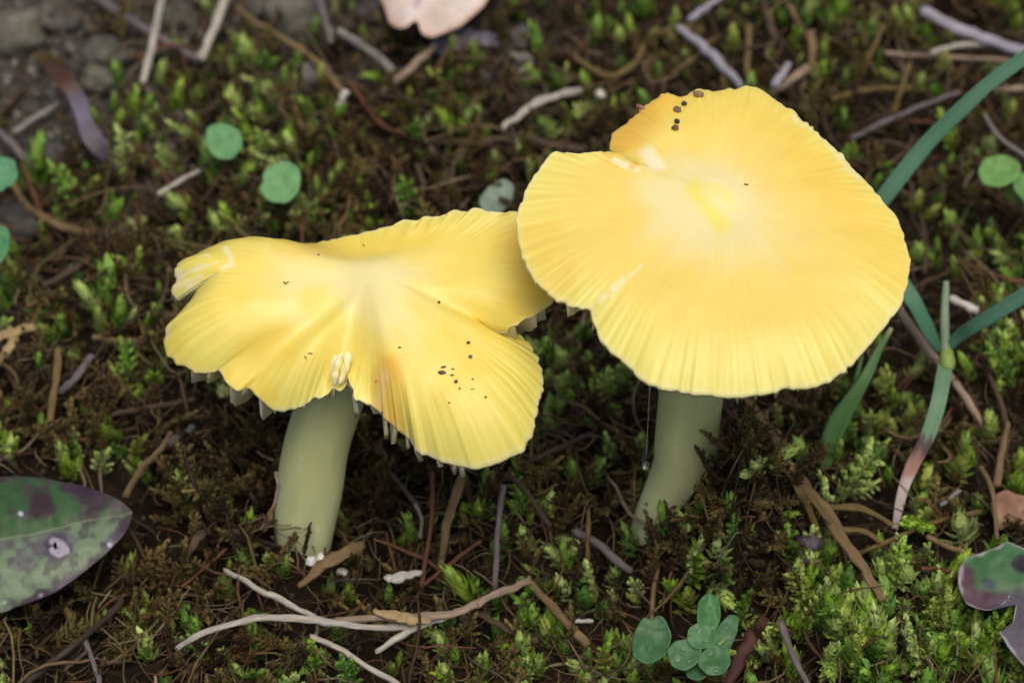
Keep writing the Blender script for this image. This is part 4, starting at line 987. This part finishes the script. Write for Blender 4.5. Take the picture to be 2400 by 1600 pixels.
def shoot(kind, seed):
    """a moss shoot along +Z with its base at the origin, about 6 mm tall"""
    r = np.random.default_rng(seed)
    def spindle(o, ax, H_, nl, ll, lw, a0, a1, bend):
        ax = ax/np.linalg.norm(ax); s1 = np.cross(ax, [.3, .9, .1]); s1 /= np.linalg.norm(s1); s2 = np.cross(ax, s1)
        t = (np.arange(nl)+.5)/nl; ph = np.arange(nl)*2.4 + r.uniform(0, 6) + r.normal(0, .25, nl)
        rad = np.cos(ph)[:, None]*s1 + np.sin(ph)[:, None]*s2
        an = np.radians(lerp(a0, a1, t) + r.normal(0, 7, nl))
        D = ax*np.cos(an)[:, None] + rad*np.sin(an)[:, None]
        Nn = ax*np.sin(an)[:, None] - rad*np.cos(an)[:, None]
        B = o + ax*(t*H_)[:, None] + s1*(bend*t**2*H_)[:, None] + rad*.08
        return B, D, Nn, ll*(.75+.5*r.random(nl))*(1-.35*t*(a1 < 25)), lw*(.8+.4*r.random(nl)), t
    parts = []; stems = []
    if kind == 'star':
        H_ = 3.2; parts.append(spindle(np.zeros(3), np.array([0, 0, 1.]), H_, 28, 2.1, .85, 72, 14, r.normal(0, .15)))
        stems.append((np.zeros(3), np.array([0, 0, H_*.9]), .13))
    elif kind == 'bud':
        H_ = 3.5; b = r.normal(0, .25)
        parts.append(spindle(np.zeros(3), np.array([0, 0, 1.]), H_, 32, 2.7, .82, 46, 10, b))
        stems.append((np.zeros(3), np.array([0, 0, H_*.8]), .14))
    else:                                     # feather: a main axis with side branches in one plane
        H_ = 8.5; b = r.normal(0, .12)
        parts.append(spindle(np.zeros(3), np.array([0, 0, 1.]), H_, 40, 1.6, .78, 44, 12, b))
        stems.append((np.zeros(3), np.array([0, 0, H_*.9]), .14))
        for k in range(9):
            t = .15 + .75*k/9; sd = 1 if k % 2 else -1
            ax = np.array([sd*.85, r.normal(0, .25), .65])
            parts.append(spindle(np.array([0, 0, H_*t]), ax, (2.6-1.6*t)*r.uniform(.7, 1.2), 12, 1.05, .55, 46, 16, .1))
    V, T, tt = [], [], []; off = 0
    for p in parts:
        v, t_, q = leaves_to_mesh(*p); V.append(v); T.append(t_+off); tt.append(q); off += len(v)
    for a, b_, rad in stems:
        X = np.stack([np.linspace(a[k], b_[k], 4) for k in range(3)], 1)
        v, t_, q = tube3(X, np.full(4, rad)); V.append(v); T.append(t_+off); tt.append(q*.3); off += len(v)
    return np.vstack(V), np.vstack(T), np.concatenate(tt)
TPL = {k: [shoot(k, 40+i) for i in range(5)] for k in ('star', 'bud', 'feather')}
def rot_to(az, tilt, spin):
    """(k,3,3) matrices: spin about z, tilt from z towards azimuth az"""
    cz, sz = np.cos(spin), np.sin(spin); ct, st = np.cos(tilt), np.sin(tilt); ca, sa = np.cos(az), np.sin(az)
    z = np.zeros_like(cz); o = np.ones_like(cz)
    S_ = np.stack([np.stack([cz, -sz, z], -1), np.stack([sz, cz, z], -1), np.stack([z, z, o], -1)], -2)
    Ty = np.stack([np.stack([ct, z, st], -1), np.stack([z, o, z], -1), np.stack([-st, z, ct], -1)], -2)
    Az = np.stack([np.stack([ca, -sa, z], -1), np.stack([sa, ca, z], -1), np.stack([z, z, o], -1)], -2)
    return Az @ Ty @ S_
GREENS = np.array([srgb(142, 176, 58), srgb(120, 160, 62), srgb(172, 196, 108), srgb(98, 138, 58), srgb(152, 168, 78), srgb(184, 202, 126)])
BROWNS = np.array([srgb(96, 80, 46), srgb(78, 60, 36), srgb(110, 96, 56), srgb(66, 50, 33), srgb(92, 84, 44)])
def scatter(pos, kinds, scale, az, tilt, spin, colr, tipc):
    Vs, Ts, Cs = [], [], []; off = 0
    tid = rng.integers(0, 5, len(pos))
    for kd in ('star', 'bud', 'feather'):
        for i in range(5):
            sel = np.where((kinds == kd) & (tid == i))[0]
            if not len(sel): continue
            v, t, q = TPL[kd][i]
            M = rot_to(az[sel], tilt[sel], spin[sel])*scale[sel, None, None]
            W = np.einsum('kij,nj->kni', M, v) + pos[sel, None]
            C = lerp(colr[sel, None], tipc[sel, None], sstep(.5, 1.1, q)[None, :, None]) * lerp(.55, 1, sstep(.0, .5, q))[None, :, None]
            Vs.append(W.reshape(-1, 3)); Cs.append(C.reshape(-1, 3))
            Ts.append((t[None]+np.arange(len(sel))[:, None, None]*len(v)+off).reshape(-1, 3)); off += len(sel)*len(v)
    return np.vstack(Vs), np.vstack(Ts), np.vstack(Cs)
def blobs(px, py, lst):
    d = np.zeros_like(px)
    for cx, cy, rx, ry, a in lst: d = np.maximum(d, a*np.exp(-.5*(((px-cx)/rx)**2+((py-cy)/ry)**2)))
    return d
GREEN_D = [(2150, 1450, 330, 190, 1.0), (2350, 850, 190, 330, .75), (1960, 1050, 170, 150, .9), (1420, 1000, 170, 240, .7), (1350, 1500, 320, 130, .75), (1960, 60, 240, 120, .7), (2000, 300, 120, 120, .35),
           (600, 400, 220, 190, .45), (1250, 250, 320, 130, .35), (350, 730, 240, 180, .42), (2280, 450, 150, 150, .45), (700, 1500, 300, 120, .28), (300, 1050, 200, 120, .28), (1180, 1250, 200, 120, .4), (1600, 1420, 160, 120, .6), (2300, 200, 160, 90, .3), (900, 520, 200, 60, .4)]
def keep_d(px, py, dy=0):
    d = np.full(px.shape, 1e9)
    for pts, w in KEEP: d = np.minimum(d, seg_d(px, py+dy, pts)-w)
    return d
def candidates(n):
    x = rng.uniform(-125, 125, n); y = rng.uniform(-58, 150, n); z = gz(x, y)
    P = np.stack([x, y, z], 1); px, py = proj(P); return P, px, py
def stem_clear(P):
    return (np.hypot(P[:, 0]-BASE_L[0], P[:, 1]-BASE_L[1]) > 5.0) & (np.hypot(P[:, 0]-BASE_R[0], P[:, 1]-BASE_R[1]) > 4.8)
# green carpet
P, px, py = candidates(20000)
den = .11 + 1.15*blobs(px, py, GREEN_D)**1.15
den = np.where((px < -100) | (px > 2500) | (py > 1700), .5, den)
den *= np.clip(.75 + .9*fbm(P[:, 0]/9, P[:, 1]/9, 33, 2), .05, 1.6)
den *= 1-.9*sstep(450, 150, px)*sstep(420, 200, py)
den *= np.clip(sstep(-2, 18, np.minimum(keep_d(px, py, -14), keep_d(px, py, -34)+6)), .03, 1)
keep = (rng.random(len(P)) < den*.55) & stem_clear(P)
P, px, py = P[keep], px[keep], py[keep]; k = len(P)
kinds = rng.choice(['star', 'bud', 'feather'], k, p=[.5, .25, .25])
scl = rng.uniform(.6, 1.35, k)*np.where(kinds == 'feather', .75, 1.0)*(1+.35*sstep(1500, 1900, px)*sstep(900, 1200, py))
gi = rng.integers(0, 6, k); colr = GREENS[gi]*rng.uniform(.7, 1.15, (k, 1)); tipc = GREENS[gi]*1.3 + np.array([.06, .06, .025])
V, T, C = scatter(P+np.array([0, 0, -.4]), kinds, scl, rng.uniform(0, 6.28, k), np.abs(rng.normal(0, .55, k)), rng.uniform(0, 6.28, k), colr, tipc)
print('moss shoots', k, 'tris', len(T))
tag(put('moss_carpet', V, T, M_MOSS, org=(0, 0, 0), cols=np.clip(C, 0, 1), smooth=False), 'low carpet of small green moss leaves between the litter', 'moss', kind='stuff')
# dead brown moss
BROWN_D = [(1730, 1260, 85, 110, 2.2), (540, 1180, 130, 130, 2.0), (700, 1345, 80, 45, 2.2), (1540, 1300, 70, 40, 1.6), (300, 900, 260, 160, .5), (1690, 1350, 80, 80, 1.2), (900, 400, 200, 120, .8), (400, 1350, 250, 150, .8), (1000, 1200, 200, 150, .6)]
P, px, py = candidates(20000)
den = .35 + blobs(px, py, BROWN_D); den *= 1-.85*sstep(550, 200, px)*sstep(480, 200, py)
den *= 1-.6*np.clip(blobs(px, py, GREEN_D[:2]), 0, 1)
den *= np.clip(sstep(-2, 12, np.minimum(keep_d(px, py, -8), keep_d(px, py, -26)+6)), .03, 1)
keep = (rng.random(len(P)) < den*.5) & stem_clear(P)
P, px, py = P[keep], px[keep], py[keep]; k = len(P)
kinds = rng.choice(['star', 'bud', 'feather'], k, p=[.25, .1, .65])
scl = rng.uniform(.4, 1.0, k)
gi = rng.integers(0, 5, k); colr = BROWNS[gi]*rng.uniform(.5, 1.0, (k, 1)); tipc = BROWNS[gi]*1.2
P = P + np.stack([np.zeros(k), np.zeros(k), rng.uniform(0, 1, k)**1.5*(1.5+5*np.clip(blobs(px, py, BROWN_D)/2, 0, 1))], 1)
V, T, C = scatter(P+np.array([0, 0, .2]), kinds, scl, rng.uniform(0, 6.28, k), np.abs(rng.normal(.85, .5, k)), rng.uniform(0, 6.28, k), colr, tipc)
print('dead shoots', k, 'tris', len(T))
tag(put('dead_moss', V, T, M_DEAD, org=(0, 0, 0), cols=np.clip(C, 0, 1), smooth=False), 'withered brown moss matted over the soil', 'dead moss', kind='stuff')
# fibres, rootlets and needles
def fibres(n, lmin, lmax, rmin, rmax, pal, lift, dens, seg=7):
    P, px, py = candidates(n)
    den = dens(px, py)*np.clip(sstep(-3, 6, keep_d(px, py, -4)), .12, 1)
    P = P[(rng.random(len(P)) < den) & stem_clear(P)]; k = len(P)
    L = rng.uniform(lmin, lmax, k); az = rng.uniform(0, 6.28, k); cv = rng.normal(0, .9, k); t = np.linspace(0, 1, seg)
    a = az[:, None] + cv[:, None]*(t-.5)[None] + .5*np.sin(t[None]*6+az[:, None]*3)*rng.uniform(0, .8, k)[:, None]
    dx = np.cumsum(np.cos(a), 1)*L[:, None]/seg; dy = np.cumsum(np.sin(a), 1)*L[:, None]/seg
    X = P[:, None, 0]+dx; Y = P[:, None, 1]+dy
    Z = gz(X, Y) + rng.uniform(.2, lift, k)[:, None] + rng.normal(0, .34, k)[:, None]*(t-.5)*L[:, None] + .5*np.sin(t*3.1)[None]*rng.uniform(0, 1.5, k)[:, None]
    R = rng.uniform(rmin, rmax, k)[:, None]*(1-.55*np.abs(t*2-1)[None]**3)
    fl = rng.uniform(.3, 1, k)
    ux = -np.sin(a); uy = np.cos(a)
    V = np.zeros((k, seg, 4, 3))
    for i, (u_, w_) in enumerate(((1, 0), (0, 1), (-1, 0), (0, -1))):
        V[:, :, i, 0] = X+ux*R*u_; V[:, :, i, 1] = Y+uy*R*u_; V[:, :, i, 2] = Z+R*w_*fl[:, None]
    base = (np.arange(k)[:, None, None]*seg + np.arange(seg-1)[None, :, None])*4
    j = np.arange(4); jn = (j+1) % 4
    Q = np.stack([base+j, base+jn, base+4+jn, base+4+j], -1).reshape(-1, 4)
    ci = rng.integers(0, len(pal), k); C = np.repeat(pal[ci]*rng.uniform(.5, 1.15, (k, 1)), seg*4, 0)
    return V.reshape(-1, 3), Q, C
FB = np.array([srgb(90, 70, 48), srgb(112, 92, 64), srgb(72, 55, 42), srgb(94, 62, 44), srgb(124, 110, 88), srgb(58, 47, 40), srgb(94, 86, 52)])
dl = lambda px, py: .75*(1-.75*sstep(500, 150, px)*sstep(450, 150, py))*(1-.35*np.clip(blobs(px, py, GREEN_D[:2]), 0, 1))
V1, Q1, C1 = fibres(17000, 3, 12, .05, .17, FB, 4.5, dl)
V2, Q2, C2 = fibres(2200, 6, 20, .15, .45, FB, 5.0, lambda px, py: .7*dl(px, py))
V = np.vstack([V1, V2]); Q = np.vstack([Q1, Q2+len(V1)]); C = np.vstack([C1, C2])
tag(put('plant_litter', V, Q, M_DEAD, org=(0, 0, 0), cols=C), 'tangle of brown rootlets, fibres and needles over the soil', 'litter', kind='stuff')
# soil grains
P, px, py = candidates(9000)
ok_ = np.minimum(np.hypot(P[:, 0]-BASE_L[0], P[:, 1]-BASE_L[1]), np.hypot(P[:, 0]-BASE_R[0], P[:, 1]-BASE_R[1])) > 7
P, px, py = P[ok_], px[ok_], py[ok_]
k = len(P); s_ = rng.uniform(.25, .9, k)*np.where((px < 600) & (py < 450), 1.6, 1)
OC = np.array([[1, 0, 0], [-1, 0, 0], [0, 1, 0], [0, -1, 0], [0, 0, 1], [0, 0, -1.]])
OF = np.array([[0, 2, 4], [2, 1, 4], [1, 3, 4], [3, 0, 4], [2, 0, 5], [1, 2, 5], [3, 1, 5], [0, 3, 5]])
Mx = rot_to(rng.uniform(0, 6.28, k), rng.uniform(0, 3, k), rng.uniform(0, 6.28, k))*s_[:, None, None]
V = (np.einsum('kij,knj->kni', Mx, OC[None]*rng.uniform(.55, 1.25, (k, 6, 1))) + P[:, None]).reshape(-1, 3)
T = (OF[None]+np.arange(k)[:, None, None]*6).reshape(-1, 3)
gr = np.where((px < 700) & (py < 400), 1, 0)[:, None]
C = np.repeat(lerp(srgb(52, 42, 34), srgb(104, 100, 92), gr)*rng.uniform(.5, 1.3, (k, 1)), 6, 0)
tag(put('soil_grains', V, T, M_CRUMB, org=(0, 0, 0), cols=np.clip(C, 0, 1)), 'loose dark crumbs of soil between moss and litter', 'soil', kind='stuff')

# single moss shoots that stand out
SHOOT_ME = {}
def shoot_mesh(kd, i, ci):
    key = (kd, i, ci)
    if key not in SHOOT_ME:
        v, t, q = TPL[kd][i]
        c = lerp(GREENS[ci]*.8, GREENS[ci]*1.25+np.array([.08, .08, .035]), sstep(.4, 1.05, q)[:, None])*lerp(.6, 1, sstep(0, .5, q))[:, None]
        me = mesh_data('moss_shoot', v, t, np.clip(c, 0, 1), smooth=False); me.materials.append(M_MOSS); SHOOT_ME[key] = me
    return SHOOT_ME[key]
LOOK = dict(bud=('plump', 'moss shoot with overlapping leaves', 'plump green moss shoots'), star=('spreading', 'moss rosette', 'green moss rosettes'), feather=('feathery', 'moss branch', 'feathery moss branches'))
TINT = ['bright green', 'leaf green', 'pale green', 'deep green', 'yellow green', 'light green']
ANCH = [(360, 90, 'the pale straws on grey soil'), (620, 80, 'the split brown twig'), (650, 430, 'the nibbled round leaf'), (520, 330, 'the half hidden seedling leaf'), (180, 260, 'the rust and mauve leaf'), (20, 400, 'the notched teal seedling'),
        (130, 510, 'the bent tan root'), (420, 425, 'the short pale twig'), (325, 530, 'the thin orange stalk'), (1000, 60, 'the pink leaf'), (1280, 235, 'the curved pale straw'), (1435, 170, 'the arching moss strand'), (890, 290, 'the thin reddish root'),
        (1690, 120, 'the lilac twig'), (1810, 50, 'the thick brown twig'), (2250, 70, 'the hollow straw'), (2130, 260, 'the long grey twig'), (2040, 215, 'the curled needle'), (2200, 330, 'the long grass blade'), (2340, 400, 'the paired oval leaves'),
        (2220, 840, 'the grass node'), (2130, 1120, 'the withered grass tip'), (2330, 740, 'the right hand grass blade'), (1970, 980, 'the soft tapering grass blade'), (2340, 1200, 'the brown dead leaf'), (2300, 1350, 'the lobed purple leaf'),
        (1900, 1170, 'the dry grass sheaf'), (1885, 1292, 'the purplish lump'), (1750, 1530, 'the dark red woody stem'), (1870, 1540, 'the thin grey stalk'), (1640, 1500, 'the wet seedling'), (1530, 1490, 'the big round wet leaf'), (1590, 1250, 'the taller stem'), (1410, 1285, 'the grey mauve twig'),
        (1310, 1440, 'the brown split straw'), (1165, 1250, 'the grey jointed stalk'), (1005, 1230, 'the tall rust stalk'), (945, 1350, 'the whitish wood chip'), (1040, 1440, 'the forked straw'), (570, 1450, 'the arched end of the forked straw'), (610, 1385, 'the short straight straw'), (715, 1300, 'the shorter stem'),
        (130, 1250, 'the spotted leaf'), (180, 890, 'the grey brown twig'), (160, 640, 'the slanting brown root'), (20, 790, 'the curled dry strip'), (360, 955, 'the long brown root'), (340, 1090, 'the tan forking root'), (470, 1260, 'the broad brown sliver'), (220, 1560, 'the dark forked root'), (400, 800, 'the left cap rim'), (700, 560, 'the back of the left cap'),
        (1100, 500, 'the overlap of the caps'), (1450, 330, 'the cleft of the right cap'), (2120, 640, 'the right cap margin'), (1300, 800, 'the gap between the caps'), (2100, 1480, 'the densest moss'), (1250, 1540, 'the brown root below the fork')]
def shoot_label(px, py, kd, hpx, ang, ci):
    d = [(px-a[0])**2+(py-a[1])**2 for a in ANCH]; a = ANCH[int(np.argmin(d))]
    size = 'tall' if hpx > 75 else ('small' if hpx < 46 else '')
    lean = ' leaning sideways' if 40 < abs(ang) < 110 else (' hanging down' if abs(ang) >= 110 else '')
    side = 'behind' if py < a[1]-45 else ('in front of' if py > a[1]+45 else 'beside')
    L = LOOK[kd]
    if len((size+TINT[ci]+' '+L[1]+lean+side+a[2]).split()) > 13: lean = ''; L = (L[0], L[1].replace(' with overlapping leaves', ''), L[2])
    t_ = ' '.join((size+' '+TINT[ci]+' '+L[0]+' '+L[1]+lean+' '+side+' '+a[2]).split())
    if len(t_.split()) > 16: size = ''; lean = ''
    return ' '.join((size+' '+TINT[ci]+' '+L[0]+' '+L[1]+lean+' '+side+' '+a[2]).split()), L[2]
def one(px, py, kd, hpx, ang=0, ci=0):
    """foot pixel, height in pixels, lean in the picture (degrees, clockwise)"""
    b = on(px, py, -.3); k = np.linalg.norm(b-CAM)/FPX
    nat = {'star': 4.2, 'bud': 5.6, 'feather': 9.3}[kd]
    a = math.radians(ang)
    D = math.sin(a)*RGT + math.cos(a)*(UPV*.8 + np.array([0, 0, .55]))
    D /= np.linalg.norm(D)
    vis = abs(D @ UPV)**2 + (D @ RGT)**2
    sc_ = 1.22*hpx*k/(nat*math.sqrt(vis))
    tilt = math.acos(np.clip(D[2], -1, 1)); az = math.atan2(D[1], D[0])
    o = bpy.data.objects.new('moss_shoot', shoot_mesh(kd, (int(px)+int(py)) % 5, ci)); sc.collection.objects.link(o)
    from mathutils import Matrix
    M = rot_to(np.array([az]), np.array([tilt]), np.array([(px*1.3) % 6.28]))[0]
    o.rotation_euler = Matrix(M.tolist()).to_euler(); o.scale = (sc_,)*3; o.location = b*MM
    lb, gr_ = shoot_label(px, py, kd, hpx, ang, ci); tag(o, lb, 'moss shoot', gr_)
def Rg(x0, y0, lst):
    for x, y, kd, h, a, ci in lst: one(x0+x*.3826, y0+y*.3826, kd, h*.3826, a, ci)
Rg(0, 0, [(720,560,'bud',170,5,1),(700,700,'bud',110,-5,1),(830,740,'bud',190,-8,0),(880,720,'bud',150,18,1),(1060,700,'bud',200,22,0),(600,770,'star',90,-20,0),(730,820,'star',120,10,0),(840,930,'bud',120,12,0),
           (1480,760,'bud',220,-8,2),(1570,800,'bud',150,20,0),(1760,880,'bud',150,0,1),(1800,850,'feather',200,72,2),(1250,880,'feather',230,-66,2),(1230,800,'bud',130,-30,2),(1350,1140,'bud',260,-25,1),(1420,1180,'bud',200,28,0),
           (1440,1180,'star',110,35,1),(215,1200,'bud',330,3,1),(540,1310,'feather',330,-38,1),(600,1200,'feather',200,50,1),(700,1290,'star',120,0,3),(980,1480,'bud',130,55,2),(1200,1330,'bud',250,-58,2),(1420,1420,'bud',180,-15,0),
           (1370,1500,'bud',200,-20,2),(1520,400,'star',110,0,1),(1410,520,'star',130,0,1),(1280,620,'star',110,-20,3),(1560,640,'star',100,10,1),(1820,480,'star',130,0,1),(1980,580,'star',150,0,4),(1940,1000,'star',130,10,1),
           (1900,1080,'star',120,0,0),(1950,1230,'star',120,0,1),(2050,1210,'star',120,0,1),(260,1480,'bud',140,0,0),(860,1520,'bud',130,5,0),(1130,1540,'bud',120,-20,0),(1690,1440,'bud',120,-5,1),(1900,1480,'bud',150,0,0),
           (1180,1500,'star',100,25,1),(1930,270,'star',130,0,1),(2040,740,'star',110,0,3)])
Rg(800, 0, [(700,860,'bud',210,-28,0),(740,860,'bud',180,12,1),(650,660,'feather',220,-25,4),(770,680,'bud',200,-50,1),(800,910,'bud',160,55,0),(1500,610,'bud',160,3,0),(1400,800,'bud',170,-20,0),(1460,850,'feather',260,-78,2),
            (1800,300,'bud',190,-20,0),(1860,280,'bud',120,40,0),(1550,110,'star',130,0,0),(1720,120,'star',90,0,1),(1240,400,'feather',240,-20,1),(300,490,'bud',170,-78,0),(1280,560,'star',130,0,3),(1590,700,'star',130,0,3),
            (1740,720,'star',130,0,1),(1050,110,'star',140,0,4),(1220,60,'star',120,0,1),(200,1360,'bud',110,0,0),(80,1420,'bud',110,-15,1),(20,880,'star',100,0,1),(40,980,'bud',110,0,1),(720,1090,'star',130,0,3),(530,390,'star',100,-30,2),(950,640,'star',90,20,2)])
Rg(1600, 0, [(1050,370,'bud',110,0,0),(1050,520,'bud',120,0,0),(920,720,'bud',100,5,0),(540,400,'star',120,0,4),(240,510,'star',90,0,0),(820,90,'feather',160,-60,1),(950,120,'feather',170,20,1),(900,260,'star',130,0,1),(1100,200,'star',120,0,1),
             (1320,220,'star',140,0,4),(1500,290,'feather',150,65,4),(1560,540,'feather',190,15,4),(860,390,'star',110,0,4),(1440,50,'star',120,0,2),(2020,120,'feather',180,-10,1),(1740,900,'feather',130,-30,4),(1980,740,'feather',150,-10,4),
             (1400,1330,'star',140,20,4),(1470,1350,'star',110,50,4),(1580,1150,'star',110,0,1),(1630,1050,'star',90,0,1),(1790,1560,'star',130,0,1),(1640,1540,'bud',110,20,1),(1880,1500,'star',130,0,3),(1000,820,'star',140,0,1),(450,120,'star',110,0,3)])
Rg(0, 500, [(640,640,'bud',250,-38,2),(690,620,'bud',330,-12,1),(720,740,'bud',230,12,1),(770,740,'bud',160,28,2),(640,770,'bud',190,-10,1),(880,730,'bud',120,12,1),(960,660,'star',100,-10,2),(310,790,'bud',130,30,0),(80,480,'bud',130,-15,0),
            (230,660,'star',120,0,2),(350,600,'star',120,20,4),(130,1220,'bud',140,-50,0),(600,1330,'bud',160,-30,0),(620,1300,'star',110,10,2),(460,1340,'bud',110,0,1),(260,1370,'star',100,0,1),(690,1210,'bud',90,-25,2),(600,1070,'feather',110,0,4),
            (790,1110,'star',90,0,2),(850,1150,'star',80,0,1),(1130,1000,'feather',170,60,1),(420,1180,'star',100,10,2),(1000,1000,'bud',100,0,3),(910,1020,'star',60,0,1),(250,990,'star',110,0,1),(980,560,'bud',130,0,3),(120,350,'star',110,-20,4),(40,1540,'bud',180,8,2),(60,1568,'star',110,-10,2),(400,1568,'bud',200,-10,2),(450,1540,'star',110,15,0)])
Rg(0, 1000, [(420,320,'bud',180,-8,0),(450,340,'star',130,20,0),(840,310,'bud',110,-38,2),(1180,1060,'feather',170,170,1),(1230,1050,'feather',150,-75,0),(1290,1040,'star',120,40,1),(1130,1000,'bud',80,-20,0),(760,960,'bud',200,18,4),
             (150,1150,'bud',150,183,4),(1700,1080,'feather',200,168,1),(1760,1230,'feather',320,176,2),(1840,1260,'feather',220,150,2),(1200,1330,'star',150,0,1),(1160,1260,'star',110,-20,1),(960,980,'star',100,0,1),(900,1300,'feather',170,-30,3),
             (1050,1290,'star',90,0,2),(640,1220,'star',90,0,1),(1400,950,'bud',130,10,0),(1720,940,'star',140,20,1),(1330,1450,'bud',100,20,0),(1090,500,'star',70,-10,1),(1350,500,'bud',90,62,0),(260,50,'star',110,0,1),(640,50,'star',120,10,0)])
Rg(800, 1000, [(480,740,'bud',230,-35,1),(520,730,'bud',110,60,1),(840,1090,'bud',300,-48,0),(800,1070,'bud',120,10,0),(1200,530,'bud',170,40,2),(1280,690,'bud',150,92,2),(1280,850,'bud',220,68,2),(1220,920,'bud',130,-60,4),(1150,620,'bud',100,5,0),
               (1440,370,'star',150,-20,1),(1500,370,'star',170,25,1),(1390,290,'star',110,0,1),(1250,340,'star',130,10,1),(1110,320,'star',110,-30,0),(770,400,'star',100,-10,2),(800,500,'star',90,30,2),(1200,1290,'star',170,-10,1),(1150,1230,'bud',150,-10,0),
               (1250,1240,'bud',130,10,0),(1330,1300,'star',130,10,2),(960,1340,'star',140,0,1),(700,1490,'star',130,0,1),(350,1490,'bud',110,5,0),(60,1080,'star',120,0,0),(280,1110,'star',120,0,1),(1560,1110,'bud',120,-20,4),(1850,1120,'bud',130,-40,4),
               (1500,1490,'bud',160,5,1),(1630,1430,'star',160,0,1),(1750,1480,'star',160,0,1),(1690,1540,'bud',160,0,1),(940,880,'star',150,0,3),(1000,760,'star',140,0,1),(900,1550,'bud',170,-5,1),(450,330,'star',130,0,3)])
Rg(1600, 1000, [(930,470,'feather',380,42,2),(1000,440,'feather',200,70,2),(900,440,'feather',160,-25,2),(1180,900,'feather',260,38,2),(560,320,'bud',120,48,0),(580,550,'bud',130,80,0),(650,960,'feather',150,70,2),(1440,560,'bud',160,0,1),(1680,640,'star',170,0,1),
                (1000,1080,'bud',160,0,0),(1190,1190,'feather',170,20,2),(1440,1180,'feather',150,-45,2),(1560,1120,'feather',230,8,2),(1640,1180,'feather',220,45,2),(1700,1320,'feather',210,20,4),(1480,1340,'feather',170,-20,1),(1000,1260,'feather',200,-5,2),
                (1130,1350,'star',150,40,0),(640,1420,'feather',200,-15,2),(720,1320,'star',150,30,2),(480,1470,'feather',200,-25,2),(560,1540,'feather',150,10,4),(1090,1568,'bud',300,-20,1),(970,1500,'feather',180,-10,2),(900,1300,'star',150,0,1),
                (1240,1450,'star',150,10,1),(1400,1540,'star',160,0,1),(1750,1470,'feather',160,30,4),(1880,1540,'star',160,0,2),(2000,1450,'star',150,0,1),(1560,1500,'star',160,0,2),(1230,1120,'star',150,-20,1),(880,920,'feather',150,60,1),(20,760,'bud',200,20,0),(60,900,'star',160,0,1),
                (140,980,'star',120,20,2),(420,700,'star',110,0,1),(1260,380,'star',120,0,1),(940,240,'bud',160,0,1),(900,100,'star',140,0,1),(1200,90,'star',150,0,4),(1680,120,'star',130,0,1),(1880,110,'star',140,0,2),(2040,330,'star',160,0,0),(1820,560,'star',130,0,1)])
Rg(1900, 500, [(780,260,'bud',110,-10,1),(1020,270,'bud',110,5,1),(1150,320,'star',150,0,1),(890,430,'star',130,0,1),(1030,440,'bud',110,0,1),(1000,1050,'bud',200,-28,0),(1100,1060,'star',150,10,0),(1190,930,'bud',200,-10,0),(1220,820,'star',150,0,2),(1270,1000,'star',150,0,1),
               (1140,760,'star',130,0,1),(1140,1150,'bud',130,0,0),(680,960,'star',110,0,4),(610,1320,'star',130,0,4),(500,1420,'star',150,0,4),(360,1320,'feather',170,-30,4),(430,1220,'feather',170,15,4),(380,1568,'feather',180,20,2),(870,1390,'star',100,0,4),(1090,1420,'star',150,0,2),(420,900,'star',130,0,1)])

# dew beads on the wet seedling and a few moss tips
def bead(px, py, z, r, lab, grp):
    c = at(px, py, z); n, m = 10, 14
    u = np.linspace(0, np.pi, n); v = np.linspace(0, 2*np.pi, m, endpoint=False); U_, W_ = np.meshgrid(u, v, indexing='ij')
    V = c + np.stack([np.sin(U_)*np.cos(W_), np.sin(U_)*np.sin(W_), .8*np.cos(U_)], -1).reshape(-1, 3)*r
    j = np.arange(m); jn = (j+1) % m; ii = np.arange(n-1)[:, None]*m
    Q = np.stack([(ii+j).ravel(), (ii+m+j).ravel(), (ii+m+jn).ravel(), (ii+jn).ravel()], 1)
    tag(put('water_drop', V, Q, M_WATER, org=c), lab, 'water drop', grp)
for px, py, z, r in ((1632, 1542, 13.6, .42), (1640, 1478, 14.6, .3), (1600, 1520, 13.7, .35), (1616, 1548, 13.6, .25), (1690, 1556, 14.1, .3), (1668, 1530, 14.1, .28), (1655, 1500, 14.6, .24), (1590, 1545, 13.9, .28), (1664, 1425, 12.4, .25), (1680, 1570, 13.9, .25)):
    bead(px, py, z, r, 'tiny dew bead lying on the small lobed leaves of the wet seedling', 'dew beads on the wet seedling')
